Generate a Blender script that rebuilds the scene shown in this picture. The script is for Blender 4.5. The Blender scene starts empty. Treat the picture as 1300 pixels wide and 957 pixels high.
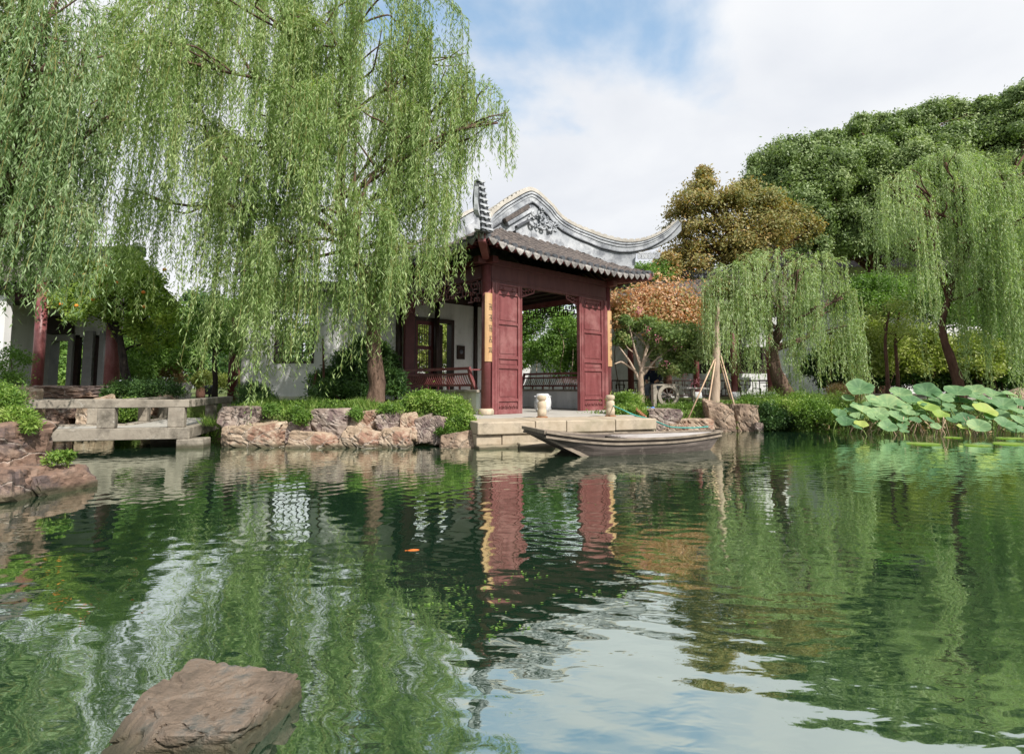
import bpy, bmesh, math, random
import numpy as np
from mathutils import Vector, Matrix, noise as mnoise
random.seed(7); RNG = np.random.default_rng(7)
sc = bpy.context.scene
COL = sc.collection
PI = math.pi
U = random.uniform

# ------------------------------------------------------------------ camera
TH = math.atan(59 / 720.0); CT, ST = math.cos(TH), math.sin(TH); EYE = 1.0; FP = 720.0
def D(px, py, Y):
    """world point seen at photo pixel (px,py) at world depth Y"""
    v = (433 - py) / FP
    t = Y / (CT - v * ST)
    return Vector(((px - 650) / FP * t, Y, EYE + (ST + v * CT) * t))
def G(px, py, z):
    """world point seen at pixel (px,py) on the level z"""
    v = (433 - py) / FP
    t = (z - EYE) / (ST + v * CT)
    return Vector(((px - 650) / FP * t, (CT - v * ST) * t, z))
def M2(Y):            # metres per photo pixel at depth Y
    return Y / FP

cd = bpy.data.cameras.new('camera'); cam = bpy.data.objects.new('camera', cd); COL.objects.link(cam)
cam.location = (0, 0, EYE); cam.rotation_euler = (PI / 2 + TH, 0, 0)
cd.sensor_width = 36; cd.lens = FP / 1300 * 36; cd.shift_y = -(478.5 - 433) / 1300
cd.clip_start = 0.05; cd.clip_end = 2000
sc.camera = cam

# ------------------------------------------------------------------ tags
def tag(o, label=None, cat=None, group=None, kind=None):
    if label: o['label'] = label
    if cat: o['category'] = cat
    if group: o['group'] = group
    if kind: o['kind'] = kind
    return o
def thing(name, label, cat, loc=(0, 0, 0), rz=0, group=None):
    o = bpy.data.objects.new(name, None); COL.objects.link(o)
    o.location = loc; o.rotation_euler = (0, 0, rz); o.empty_display_size = .2
    return tag(o, label, cat, group)
def link_mesh(name, me, m=None, parent=None):
    o = bpy.data.objects.new(name, me); COL.objects.link(o)
    if m is not None:
        for x in (m if isinstance(m, (list, tuple)) else [m]): me.materials.append(x)
    if parent is not None: o.parent = parent
    return o

# ------------------------------------------------------------------ mesh builder
class MB:
    def __init__(s): s.v = []; s.f = []; s.mi = []; s.sm = []
    def add(s, vs, fs, mi=0, smooth=False):
        b = len(s.v); s.v += [tuple(v) for v in vs]
        for f in fs: s.f.append(tuple(b + i for i in f)); s.mi.append(mi); s.sm.append(smooth)
    def box(s, c, d, rz=0, mi=0, M=None, taper=1.0):
        hx, hy, hz = d[0] / 2, d[1] / 2, d[2] / 2
        vs = []
        for z in (-1, 1):
            k = taper if z > 0 else 1
            for x, y in ((-1, -1), (1, -1), (1, 1), (-1, 1)): vs.append(Vector((x * hx * k, y * hy * k, z * hz)))
        R = Matrix.Rotation(rz, 3, 'Z')
        vs = [(M @ v if M is not None else R @ v) + Vector(c) for v in vs]
        s.add(vs, [(0, 3, 2, 1), (4, 5, 6, 7), (0, 1, 5, 4), (1, 2, 6, 5), (2, 3, 7, 6), (3, 0, 4, 7)], mi)
    def b2(s, x0, x1, y0, y1, z0, z1, mi=0):
        s.box(((x0 + x1) / 2, (y0 + y1) / 2, (z0 + z1) / 2), (abs(x1 - x0), abs(y1 - y0), abs(z1 - z0)), 0, mi)
    def bar(s, a, b, w, h=None, mi=0, up=(0, 0, 1)):
        a = Vector(a); b = Vector(b); d = b - a; L = d.length
        if L < 1e-6: return
        z = d / L; x = Vector(up).cross(z)
        if x.length < 1e-4: x = Vector((1, 0, 0)).cross(z)
        x.normalize(); y = z.cross(x)
        M = Matrix((x, y, z)).transposed()
        s.box((a + b) / 2, (w, h or w, L), 0, mi, M)
    def tube(s, pts, rad, n=8, mi=0, cap=True, smooth=True, wob=0.0):
        pts = [Vector(p) for p in pts]; k = len(pts)
        if not hasattr(rad, '__len__'): rad = [rad] * k
        rings = []; ref = None
        for i, p in enumerate(pts):
            t = (pts[min(i + 1, k - 1)] - pts[max(i - 1, 0)])
            if t.length < 1e-9: t = Vector((0, 0, 1))
            t.normalize()
            if ref is None: ref = Vector((1, 0, 0)) if abs(t.x) < .8 else Vector((0, 1, 0))
            x = (ref - t * ref.dot(t)).normalized(); y = t.cross(x); ref = x
            ring = []
            for j in range(n):
                a = 2 * PI * j / n
                r = rad[i] * (1 + (wob * mnoise.noise(Vector((math.cos(a) * 1.5, math.sin(a) * 1.5, i * .35 + p.x))) if wob else 0))
                ring.append(p + x * math.cos(a) * r + y * math.sin(a) * r)
            rings.append(ring)
        vs = [v for r in rings for v in r]
        fs = [(i * n + j, i * n + (j + 1) % n, (i + 1) * n + (j + 1) % n, (i + 1) * n + j) for i in range(k - 1) for j in range(n)]
        if cap: fs += [tuple(reversed(range(n))), tuple((k - 1) * n + j for j in range(n))]
        s.add(vs, fs, mi, smooth)
    def lathe(s, prof, c=(0, 0, 0), n=16, mi=0, smooth=True):
        vs = [(c[0] + r * math.cos(2 * PI * j / n), c[1] + r * math.sin(2 * PI * j / n), c[2] + z) for r, z in prof for j in range(n)]
        k = len(prof)
        fs = [(i * n + j, i * n + (j + 1) % n, (i + 1) * n + (j + 1) % n, (i + 1) * n + j) for i in range(k - 1) for j in range(n)]
        fs += [tuple(reversed(range(n))), tuple((k - 1) * n + j for j in range(n))]
        s.add(vs, fs, mi, smooth)
    def prism(s, poly, z0, z1, mi=0):
        n = len(poly)
        vs = [(p[0], p[1], z0) for p in poly] + [(p[0], p[1], z1) for p in poly]
        fs = [tuple(reversed(range(n))), tuple(range(n, 2 * n))] + [(i, (i + 1) % n, n + (i + 1) % n, n + i) for i in range(n)]
        s.add(vs, fs, mi)
    def build(s, name, m=None, parent=None, bevel=0, org=None):
        vs = s.v
        if org is not None: vs = [(v[0] - org[0], v[1] - org[1], v[2] - org[2]) for v in vs]
        me = bpy.data.meshes.new(name); me.from_pydata(vs, [], s.f); me.update()
        me.polygons.foreach_set('material_index', s.mi); me.polygons.foreach_set('use_smooth', s.sm)
        o = link_mesh(name, me, m, parent)
        if org is not None: o.location = org
        if bevel:
            b = o.modifiers.new('b', 'BEVEL'); b.width = bevel; b.segments = 2; b.limit_method = 'ANGLE'; b.angle_limit = .6
        return o

def smooth_path(ctrl, n=6):
    """Catmull-Rom through the points (any dimension lists)"""
    P = [Vector(c) for c in ctrl]; P = [P[0] * 2 - P[1]] + P + [P[-1] * 2 - P[-2]]
    out = []
    for i in range(1, len(P) - 2):
        for k in range(n):
            t = k / n
            out.append(.5 * ((2 * P[i]) + (P[i + 1] - P[i - 1]) * t + (2 * P[i - 1] - 5 * P[i] + 4 * P[i + 1] - P[i + 2]) * t * t + (3 * P[i] - P[i - 1] - 3 * P[i + 1] + P[i + 2]) * t ** 3))
    out.append(P[-2]); return out
def lerp_list(a, n):
    m = len(a); out = []
    for i in range(n):
        t = i / (n - 1) * (m - 1); k = min(int(t), m - 2); out.append(a[k] + (a[k + 1] - a[k]) * (t - k))
    return out

def quads_mesh(name, V, n, m, parent, var=None, org=None):
    """V: (4n,3) vertices of n separate quads"""
    if org is not None: V = V - np.array(org)
    me = bpy.data.meshes.new(name)
    me.vertices.add(4 * n); me.vertices.foreach_set('co', V.astype(np.float32).ravel())
    me.loops.add(4 * n); me.loops.foreach_set('vertex_index', np.arange(4 * n, dtype=np.int32))
    me.polygons.add(n); me.polygons.foreach_set('loop_start', np.arange(0, 4 * n, 4, dtype=np.int32))
    me.update(calc_edges=True)
    if var is not None:
        a = me.attributes.new('v', 'FLOAT', 'POINT'); a.data.foreach_set('value', np.repeat(var, 4).astype(np.float32))
    o = link_mesh(name, me, m, parent)
    if org is not None and parent is None: o.location = org
    return o
def unit(a): return a / np.maximum(np.linalg.norm(a, axis=1, keepdims=True), 1e-9)
def leaf_quads(P, Dr, L, W, N=None):
    n = len(P); r = unit(RNG.normal(size=(n, 3))) if N is None else N
    S = unit(np.cross(Dr, r)) * (W[:, None] / 2)
    L = L[:, None]
    V = np.empty((n, 4, 3)); V[:, 0] = P; V[:, 1] = P + Dr * L * .42 + S; V[:, 2] = P + Dr * L; V[:, 3] = P + Dr * L * .42 - S
    return V.reshape(-1, 3)

# ------------------------------------------------------------------ materials
def newmat(name):
    m = bpy.data.materials.new(name); m.use_nodes = True
    nt = m.node_tree; nt.nodes.clear()
    return m, nt, nt.nodes, nt.links
def ramp(N, stops, interp='LINEAR'):
    r = N.new('ShaderNodeValToRGB'); e = r.color_ramp.elements; r.color_ramp.interpolation = interp
    while len(e) < len(stops): e.new(.5)
    for i, (p, c) in enumerate(stops): e[i].position = p; e[i].color = (*c, 1) if len(c) == 3 else c
    return r
def M_surf(name, stops, scale=4, rough=.7, bump=.3, bscale=12, detail=6, stretch=(1, 1, 1), spec=.3, dist=.02,
           stain=None, vein=None, island=0.0, coat=0, moss=None, wet=False):
    m, nt, N, Lk = newmat(name)
    out = N.new('ShaderNodeOutputMaterial'); b = N.new('ShaderNodeBsdfPrincipled'); Lk.new(b.outputs[0], out.inputs[0])
    tc = N.new('ShaderNodeTexCoord'); mp = N.new('ShaderNodeMapping'); Lk.new(tc.outputs['Object'], mp.inputs[0]); mp.inputs['Scale'].default_value = stretch
    n1 = N.new('ShaderNodeTexNoise'); n1.inputs['Scale'].default_value = scale; n1.inputs['Detail'].default_value = detail; n1.inputs['Roughness'].default_value = .62
    Lk.new(mp.outputs[0], n1.inputs['Vector'])
    r = ramp(N, stops); Lk.new(n1.outputs['Fac'], r.inputs[0]); col = r.outputs[0]
    if island:
        g = N.new('ShaderNodeNewGeometry'); hs = N.new('ShaderNodeHueSaturation'); mr = N.new('ShaderNodeMapRange')
        Lk.new(g.outputs['Random Per Island'], mr.inputs[0]); mr.inputs[3].default_value = 1 - island; mr.inputs[4].default_value = 1 + island
        Lk.new(mr.outputs[0], hs.inputs['Value']); Lk.new(col, hs.inputs['Color']); col = hs.outputs[0]
    for st in (stain, moss):
        if not st: continue
        sc_, lo, hi, cc = st
        n2 = N.new('ShaderNodeTexNoise'); n2.inputs['Scale'].default_value = sc_; n2.inputs['Detail'].default_value = 8; n2.inputs['Roughness'].default_value = .7
        Lk.new(tc.outputs['Object'], n2.inputs['Vector'])
        mr = N.new('ShaderNodeMapRange'); Lk.new(n2.outputs['Fac'], mr.inputs[0]); mr.inputs[1].default_value = lo; mr.inputs[2].default_value = hi
        mx = N.new('ShaderNodeMix'); mx.data_type = 'RGBA'; Lk.new(mr.outputs[0], mx.inputs[0]); Lk.new(col, mx.inputs[6]); mx.inputs[7].default_value = (*cc, 1)
        col = mx.outputs[2]
    if wet:
        gp = N.new('ShaderNodeNewGeometry'); sx = N.new('ShaderNodeSeparateXYZ'); Lk.new(gp.outputs['Position'], sx.inputs[0])
        wn = N.new('ShaderNodeMath'); wn.operation = 'MULTIPLY_ADD'; Lk.new(n1.outputs['Fac'], wn.inputs[0]); wn.inputs[1].default_value = -.10; Lk.new(sx.outputs[2], wn.inputs[2])
        mr = N.new('ShaderNodeMapRange'); Lk.new(wn.outputs[0], mr.inputs[0]); mr.inputs[1].default_value = -.02; mr.inputs[2].default_value = .03; mr.inputs[3].default_value = .85; mr.inputs[4].default_value = 0
        mx = N.new('ShaderNodeMix'); mx.data_type = 'RGBA'; Lk.new(mr.outputs[0], mx.inputs[0]); Lk.new(col, mx.inputs[6]); mx.inputs[7].default_value = (.05, .048, .025, 1); col = mx.outputs[2]
    hgt = None
    n3 = N.new('ShaderNodeTexNoise'); n3.inputs['Scale'].default_value = bscale; n3.inputs['Detail'].default_value = 8; n3.inputs['Roughness'].default_value = .65
    Lk.new(mp.outputs[0], n3.inputs['Vector']); hgt = n3.outputs['Fac']
    if vein:
        vs_, cc, w = vein
        vo = N.new('ShaderNodeTexVoronoi'); vo.feature = 'DISTANCE_TO_EDGE'; vo.inputs['Scale'].default_value = vs_
        nd = N.new('ShaderNodeMixRGB'); nd.blend_type = 'ADD'; nd.inputs[0].default_value = .35
        Lk.new(mp.outputs[0], nd.inputs[1]); Lk.new(n1.outputs['Color'], nd.inputs[2]); Lk.new(nd.outputs[0], vo.inputs['Vector'])
        mr = N.new('ShaderNodeMapRange'); Lk.new(vo.outputs['Distance'], mr.inputs[0]); mr.inputs[1].default_value = 0; mr.inputs[2].default_value = w; mr.inputs[3].default_value = 1; mr.inputs[4].default_value = 0
        mx = N.new('ShaderNodeMix'); mx.data_type = 'RGBA'; mm = N.new('ShaderNodeMath'); mm.operation = 'MULTIPLY'
        Lk.new(mr.outputs[0], mm.inputs[0]); Lk.new(n3.outputs['Fac'], mm.inputs[1]); Lk.new(mm.outputs[0], mx.inputs[0])
        Lk.new(col, mx.inputs[6]); mx.inputs[7].default_value = (*cc, 1); col = mx.outputs[2]
        sb = N.new('ShaderNodeMath'); sb.operation = 'SUBTRACT'; Lk.new(hgt, sb.inputs[0]); Lk.new(mm.outputs[0], sb.inputs[1]); hgt = sb.outputs[0]
    Lk.new(col, b.inputs['Base Color'])
    bp = N.new('ShaderNodeBump'); bp.inputs['Strength'].default_value = bump; bp.inputs['Distance'].default_value = dist
    Lk.new(hgt, bp.inputs['Height']); Lk.new(bp.outputs[0], b.inputs['Normal'])
    b.inputs['Roughness'].default_value = rough; b.inputs['Specular IOR Level'].default_value = spec
    if coat: b.inputs['Coat Weight'].default_value = coat
    return m
def M_leaf(name, cols, trans=.35, rough=.5, tint=(1.1, 1.25, .5), nscale=.6):
    """cols: stops over a value mixing a per-leaf random number with a slow noise"""
    m, nt, N, Lk = newmat(name)
    out = N.new('ShaderNodeOutputMaterial'); b = N.new('ShaderNodeBsdfPrincipled'); t = N.new('ShaderNodeBsdfTranslucent'); mx = N.new('ShaderNodeMixShader')
    at = N.new('ShaderNodeAttribute'); at.attribute_name = 'v'
    tc = N.new('ShaderNodeTexCoord'); n1 = N.new('ShaderNodeTexNoise'); n1.inputs['Scale'].default_value = nscale; n1.inputs['Detail'].default_value = 2
    Lk.new(tc.outputs['Object'], n1.inputs['Vector'])
    a = N.new('ShaderNodeMath'); a.operation = 'MULTIPLY_ADD'; Lk.new(n1.outputs['Fac'], a.inputs[0]); a.inputs[1].default_value = .9
    k = N.new('ShaderNodeMath'); k.operation = 'MULTIPLY_ADD'; Lk.new(at.outputs['Fac'], k.inputs[0]); k.inputs[1].default_value = .6; k.inputs[2].default_value = -.25
    Lk.new(k.outputs[0], a.inputs[2])
    r = ramp(N, cols); Lk.new(a.outputs[0], r.inputs[0])
    Lk.new(r.outputs[0], b.inputs['Base Color']); b.inputs['Roughness'].default_value = rough; b.inputs['Specular IOR Level'].default_value = .35
    tn = N.new('ShaderNodeMixRGB'); tn.blend_type = 'MULTIPLY'; tn.inputs[0].default_value = 1; Lk.new(r.outputs[0], tn.inputs[1]); tn.inputs[2].default_value = (*tint, 1)
    Lk.new(tn.outputs[0], t.inputs['Color'])
    mx.inputs[0].default_value = trans; Lk.new(b.outputs[0], mx.inputs[1]); Lk.new(t.outputs[0], mx.inputs[2]); Lk.new(mx.outputs[0], out.inputs[0])
    return m

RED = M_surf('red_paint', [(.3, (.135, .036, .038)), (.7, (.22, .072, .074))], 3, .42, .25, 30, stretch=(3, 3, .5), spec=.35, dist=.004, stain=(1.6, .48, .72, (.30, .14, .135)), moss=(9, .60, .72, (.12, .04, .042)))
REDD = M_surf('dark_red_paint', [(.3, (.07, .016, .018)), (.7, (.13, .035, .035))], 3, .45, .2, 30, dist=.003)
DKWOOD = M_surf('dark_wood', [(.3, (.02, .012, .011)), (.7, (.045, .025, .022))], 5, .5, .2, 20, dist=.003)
GRYWOOD = M_surf('grey_frame', [(.3, (.25, .25, .26)), (.7, (.36, .35, .36))], 3, .7, .2, 20, dist=.003)
BAMB = M_surf('bamboo_board', [(.3, (.42, .23, .10)), (.7, (.60, .40, .22))], 2, .45, .3, 14, stretch=(4, 4, .4), dist=.004, stain=(3, .5, .75, (.42, .26, .14)))
REDB = M_surf('shaded_beam_red', [(.3, (.075, .024, .026)), (.7, (.13, .045, .045))], 3, .5, .25, 30, stretch=(3, 3, .5), dist=.004)  # red darkened to paint the eave's shade into the front beam
FRUITL = M_leaf('fruit_tree_leaf', [(.0, (.09, .15, .03)), (.4, (.20, .31, .05)), (.75, (.36, .46, .09)), (1, (.50, .52, .16))], .4)
INK = M_surf('ink', [(.3, (.02, .02, .025)), (.7, (.05, .05, .06))], 9, .6, .1)
PLAST = M_surf('white_plaster', [(.35, (.62, .62, .63)), (.7, (.80, .80, .80))], 1.6, .85, .3, 18, dist=.006, stretch=(2.2, 2.2, .35), stain=(1.3, .52, .74, (.42, .42, .40)), moss=(3.4, .62, .76, (.50, .47, .40)))
PLAST_O = M_surf('old_plaster', [(.35, (.52, .50, .43)), (.7, (.72, .70, .64))], 1.5, .85, .3, 14, dist=.008, stain=(1.6, .5, .7, (.36, .33, .22)))
RIDGE = M_surf('weathered_lime', [(.3, (.25, .27, .30)), (.6, (.50, .515, .545))], 2.5, .8, .5, 16, dist=.012, stain=(3.2, .48, .66, (.15, .16, .185)))
RIDGEDK = M_surf('dark_lime', [(.3, (.05, .055, .065)), (.7, (.12, .125, .14))], 5, .8, .3, 20)
COPING = M_surf('lichen_coping', [(.3, (.34, .31, .27)), (.6, (.52, .49, .45))], 4, .85, .4, 20, stain=(5, .6, .75, (.32, .22, .14)))
TILE = M_surf('roof_tile', [(.25, (.045, .04, .04)), (.5, (.10, .085, .08)), (.8, (.20, .165, .145))], 9, .85, .6, 30, dist=.01, stain=(14, .62, .8, (.33, .27, .2)))
DRIP = M_surf('drip_tile', [(.3, (.10, .095, .095)), (.7, (.34, .32, .30))], 9, .85, .4, 40, dist=.01, island=.35)
STONE = M_surf('beige_stone', [(.3, (.34, .27, .19)), (.7, (.62, .53, .41))], 3.4, .85, .4, 22, dist=.008, stain=(3.4, .50, .68, (.24, .20, .15)), moss=(1.3, .55, .7, (.30, .26, .18)), island=.22, wet=True)
GSTONE = M_surf('grey_stone', [(.3, (.22, .19, .155)), (.7, (.38, .34, .28))], 3, .88, .6, 20, dist=.012, stain=(2.6, .48, .66, (.12, .105, .085)), moss=(5, .58, .7, (.40, .37, .32)), wet=True)
PAVE = M_surf('paving', [(.3, (.34, .32, .29)), (.7, (.46, .44, .40))], 2, .9, .3, 20)
ROCKS = [M_surf('yellow_rock_%s' % k, st, 1.7, .85, .8, 7, dist=.035, stretch=(1, 1, 1.6), vein=(1.1, vc, .018), stain=(2.3, .50, .60, dc), moss=(1.7, .62, .76, (.07, .09, .03)), wet=True)
         for k, st, vc, dc in (('tan', [(.3, (.21, .15, .10)), (.5, (.39, .30, .22)), (.7, (.58, .49, .39))], (.66, .58, .50), (.24, .14, .10)),
                               ('rose', [(.3, (.14, .105, .09)), (.5, (.28, .22, .185)), (.7, (.48, .41, .35))], (.64, .56, .50), (.14, .10, .095)),
                               ('rust', [(.3, (.10, .065, .05)), (.5, (.21, .135, .10)), (.72, (.38, .29, .23))], (.55, .48, .42), (.10, .075, .07)))]
FROCK = M_surf('wet_brown_rock', [(.3, (.08, .065, .05)), (.5, (.18, .135, .10)), (.7, (.38, .28, .21))], 7, .6, 1, 45, dist=.012, stain=(7, .48, .62, (.10, .10, .09)), wet=True)
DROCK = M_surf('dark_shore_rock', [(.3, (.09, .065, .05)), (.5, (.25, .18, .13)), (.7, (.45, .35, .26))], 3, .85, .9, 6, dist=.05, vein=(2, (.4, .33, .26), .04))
PALEROCK = M_surf('pale_rock', [(.3, (.30, .27, .24)), (.7, (.6, .57, .53))], 6, .9, .9, 14, dist=.04)
BARK = M_surf('willow_bark', [(.3, (.065, .038, .028)), (.6, (.17, .11, .08)), (.8, (.26, .19, .15))], 6, .92, 1, 14, stretch=(1.6, 1.6, .35), dist=.05)
BARKR = M_surf('reddish_bark', [(.3, (.05, .022, .015)), (.7, (.14, .07, .05))], 6, .9, .8, 14, stretch=(1.5, 1.5, .4), dist=.03)
BARKP = M_surf('pale_bark', [(.3, (.30, .22, .16)), (.7, (.50, .40, .31))], 5, .9, .5, 16, stretch=(1.5, 1.5, .4), dist=.02, stain=(4, .55, .7, (.2, .16, .12)))
BARKD = M_surf('dark_bark', [(.3, (.012, .010, .009)), (.7, (.04, .03, .025))], 6, .9, .8, 14, dist=.02)
TWIG = M_surf('willow_twig', [(.3, (.16, .17, .05)), (.7, (.28, .25, .09))], 4, .8, .1)
BOATW = M_surf('weathered_boat_wood', [(.25, (.045, .037, .033)), (.5, (.105, .086, .076)), (.8, (.23, .195, .172))], 3, .8, .7, 12, stretch=(.5, 2.5, 6), dist=.01, stain=(6, .58, .75, (.34, .28, .24)))
BOATE = M_surf('pale_boat_edge', [(.3, (.14, .115, .09)), (.7, (.34, .28, .22))], 5, .8, .5, 20, dist=.006)
BOATG = M_surf('bleached_boat_deck', [(.3, (.30, .28, .27)), (.7, (.52, .49, .47))], 4, .8, .4, 16, stretch=(.6, 5, 1), dist=.006, stain=(2, .5, .7, (.2, .15, .13)))
POLE = M_surf('stake_wood', [(.3, (.42, .28, .18)), (.7, (.62, .46, .34))], 5, .8, .3, 20)
ROPE = M_surf('green_rope', [(.3, (.05, .28, .24)), (.7, (.12, .42, .36))], 30, .8, .6, 60)
RUST = M_surf('rusty_chain', [(.3, (.18, .07, .03)), (.7, (.38, .18, .09))], 20, .8, .5, 40)
BLUE = M_surf('blue_plastic', [(.3, (.08, .2, .55)), (.7, (.16, .32, .72))], 5, .45, .6, 8)
NAVY = M_surf('navy_cloth', [(.3, (.008, .012, .03)), (.7, (.02, .028, .06))], 8, .8, .4, 10)
GREYC = M_surf('grey_cloth', [(.3, (.10, .11, .14)), (.7, (.2, .21, .25))], 8, .8, .4, 10)
SKIN = M_surf('skin', [(.3, (.42, .22, .14)), (.7, (.52, .29, .19))], 5, .5, .1)
HAIR = M_surf('black_hair', [(.3, (.006, .006, .008)), (.7, (.02, .02, .024))], 20, .5, .3)
GLAZE = M_surf('glazed_drum', [(.3, (.42, .44, .46)), (.7, (.68, .68, .68))], 14, .55, .8, 20, dist=.02, stain=(16, .55, .68, (.3, .33, .37)))
LAMPM = M_surf('black_metal', [(.3, (.015, .016, .018)), (.7, (.04, .04, .045))], 9, .5, .1)
KOI = M_surf('koi_orange', [(.3, (.7, .12, .02)), (.7, (.85, .25, .05))], 9, .4, .1)
FRUIT = M_surf('orange_fruit', [(.3, (.75, .18, .02)), (.7, (.85, .3, .04))], 9, .45, .1)

WILL = M_leaf('willow_leaf', [(.0, (.11, .18, .05)), (.4, (.235, .34, .115)), (.75, (.42, .52, .24)), (1, (.60, .64, .40))], .42)
WILLB = M_leaf('silver_willow_leaf', [(.0, (.10, .17, .06)), (.4, (.21, .32, .13)), (.75, (.38, .48, .28)), (1, (.58, .64, .46))], .38)
WILLR = M_leaf('fresh_willow_leaf', [(.0, (.17, .26, .10)), (.4, (.32, .43, .19)), (.75, (.50, .60, .34)), (1, (.66, .72, .50))], .42)
CAMPH = M_leaf('camphor_leaf', [(.0, (.08, .13, .045)), (.4, (.17, .245, .085)), (.75, (.29, .37, .15)), (1, (.40, .46, .23))], .28)
GOLD = M_leaf('golden_leaf', [(.0, (.09, .13, .04)), (.35, (.20, .22, .07)), (.65, (.35, .30, .11)), (1, (.46, .28, .12))], .35, tint=(1.3, 1.1, .5))
ORNG = M_leaf('orange_leaf', [(.0, (.12, .20, .05)), (.32, (.26, .27, .09)), (.45, (.44, .30, .14)), (.65, (.58, .36, .21)), (1, (.70, .52, .36))], .35, tint=(1.4, .9, .5))
MYRT = M_leaf('myrtle_leaf', [(.0, (.07, .12, .03)), (.4, (.16, .24, .07)), (.75, (.28, .34, .12)), (1, (.42, .30, .18))], .35)
SHRUB = M_leaf('shrub_leaf', [(.0, (.06, .12, .025)), (.4, (.13, .24, .05)), (.75, (.22, .36, .08)), (1, (.34, .44, .13))], .35)
DSHRUB = M_leaf('dark_shrub_leaf', [(.0, (.02, .05, .018)), (.45, (.05, .11, .03)), (.8, (.11, .20, .05)), (1, (.18, .28, .08))], .25)
YSHRUB = M_leaf('yellow_shrub_leaf', [(.0, (.12, .17, .03)), (.4, (.25, .31, .07)), (.7, (.42, .46, .15)), (1, (.62, .62, .35))], .35)
COVER = M_leaf('ground_cover_leaf', [(.0, (.05, .10, .02)), (.35, (.11, .21, .035)), (.65, (.24, .36, .07)), (.9, (.40, .47, .16)), (1, (.46, .36, .20))], .35, nscale=1.3)
GRASS = M_leaf('grass_blade', [(.0, (.05, .10, .02)), (.4, (.11, .21, .035)), (.75, (.22, .33, .07)), (1, (.38, .40, .16))], .35)
LOTUS = M_leaf('lotus_leaf', [(.0, (.04, .11, .045)), (.3, (.10, .21, .09)), (.55, (.18, .31, .14)), (.8, (.30, .43, .20)), (1, (.46, .50, .22))], .30, rough=.62, nscale=3.5)
LOTUSY = M_leaf('yellow_lotus_leaf', [(.0, (.22, .36, .08)), (.5, (.38, .50, .12)), (1, (.50, .48, .16))], .35, nscale=2.2)
DRYL = M_leaf('dry_leaf', [(.0, (.22, .14, .06)), (.5, (.38, .26, .14)), (1, (.5, .4, .25))], .3)
STEM = M_surf('lotus_stem', [(.3, (.13, .20, .05)), (.7, (.26, .33, .10))], 6, .7, .2)

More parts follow.
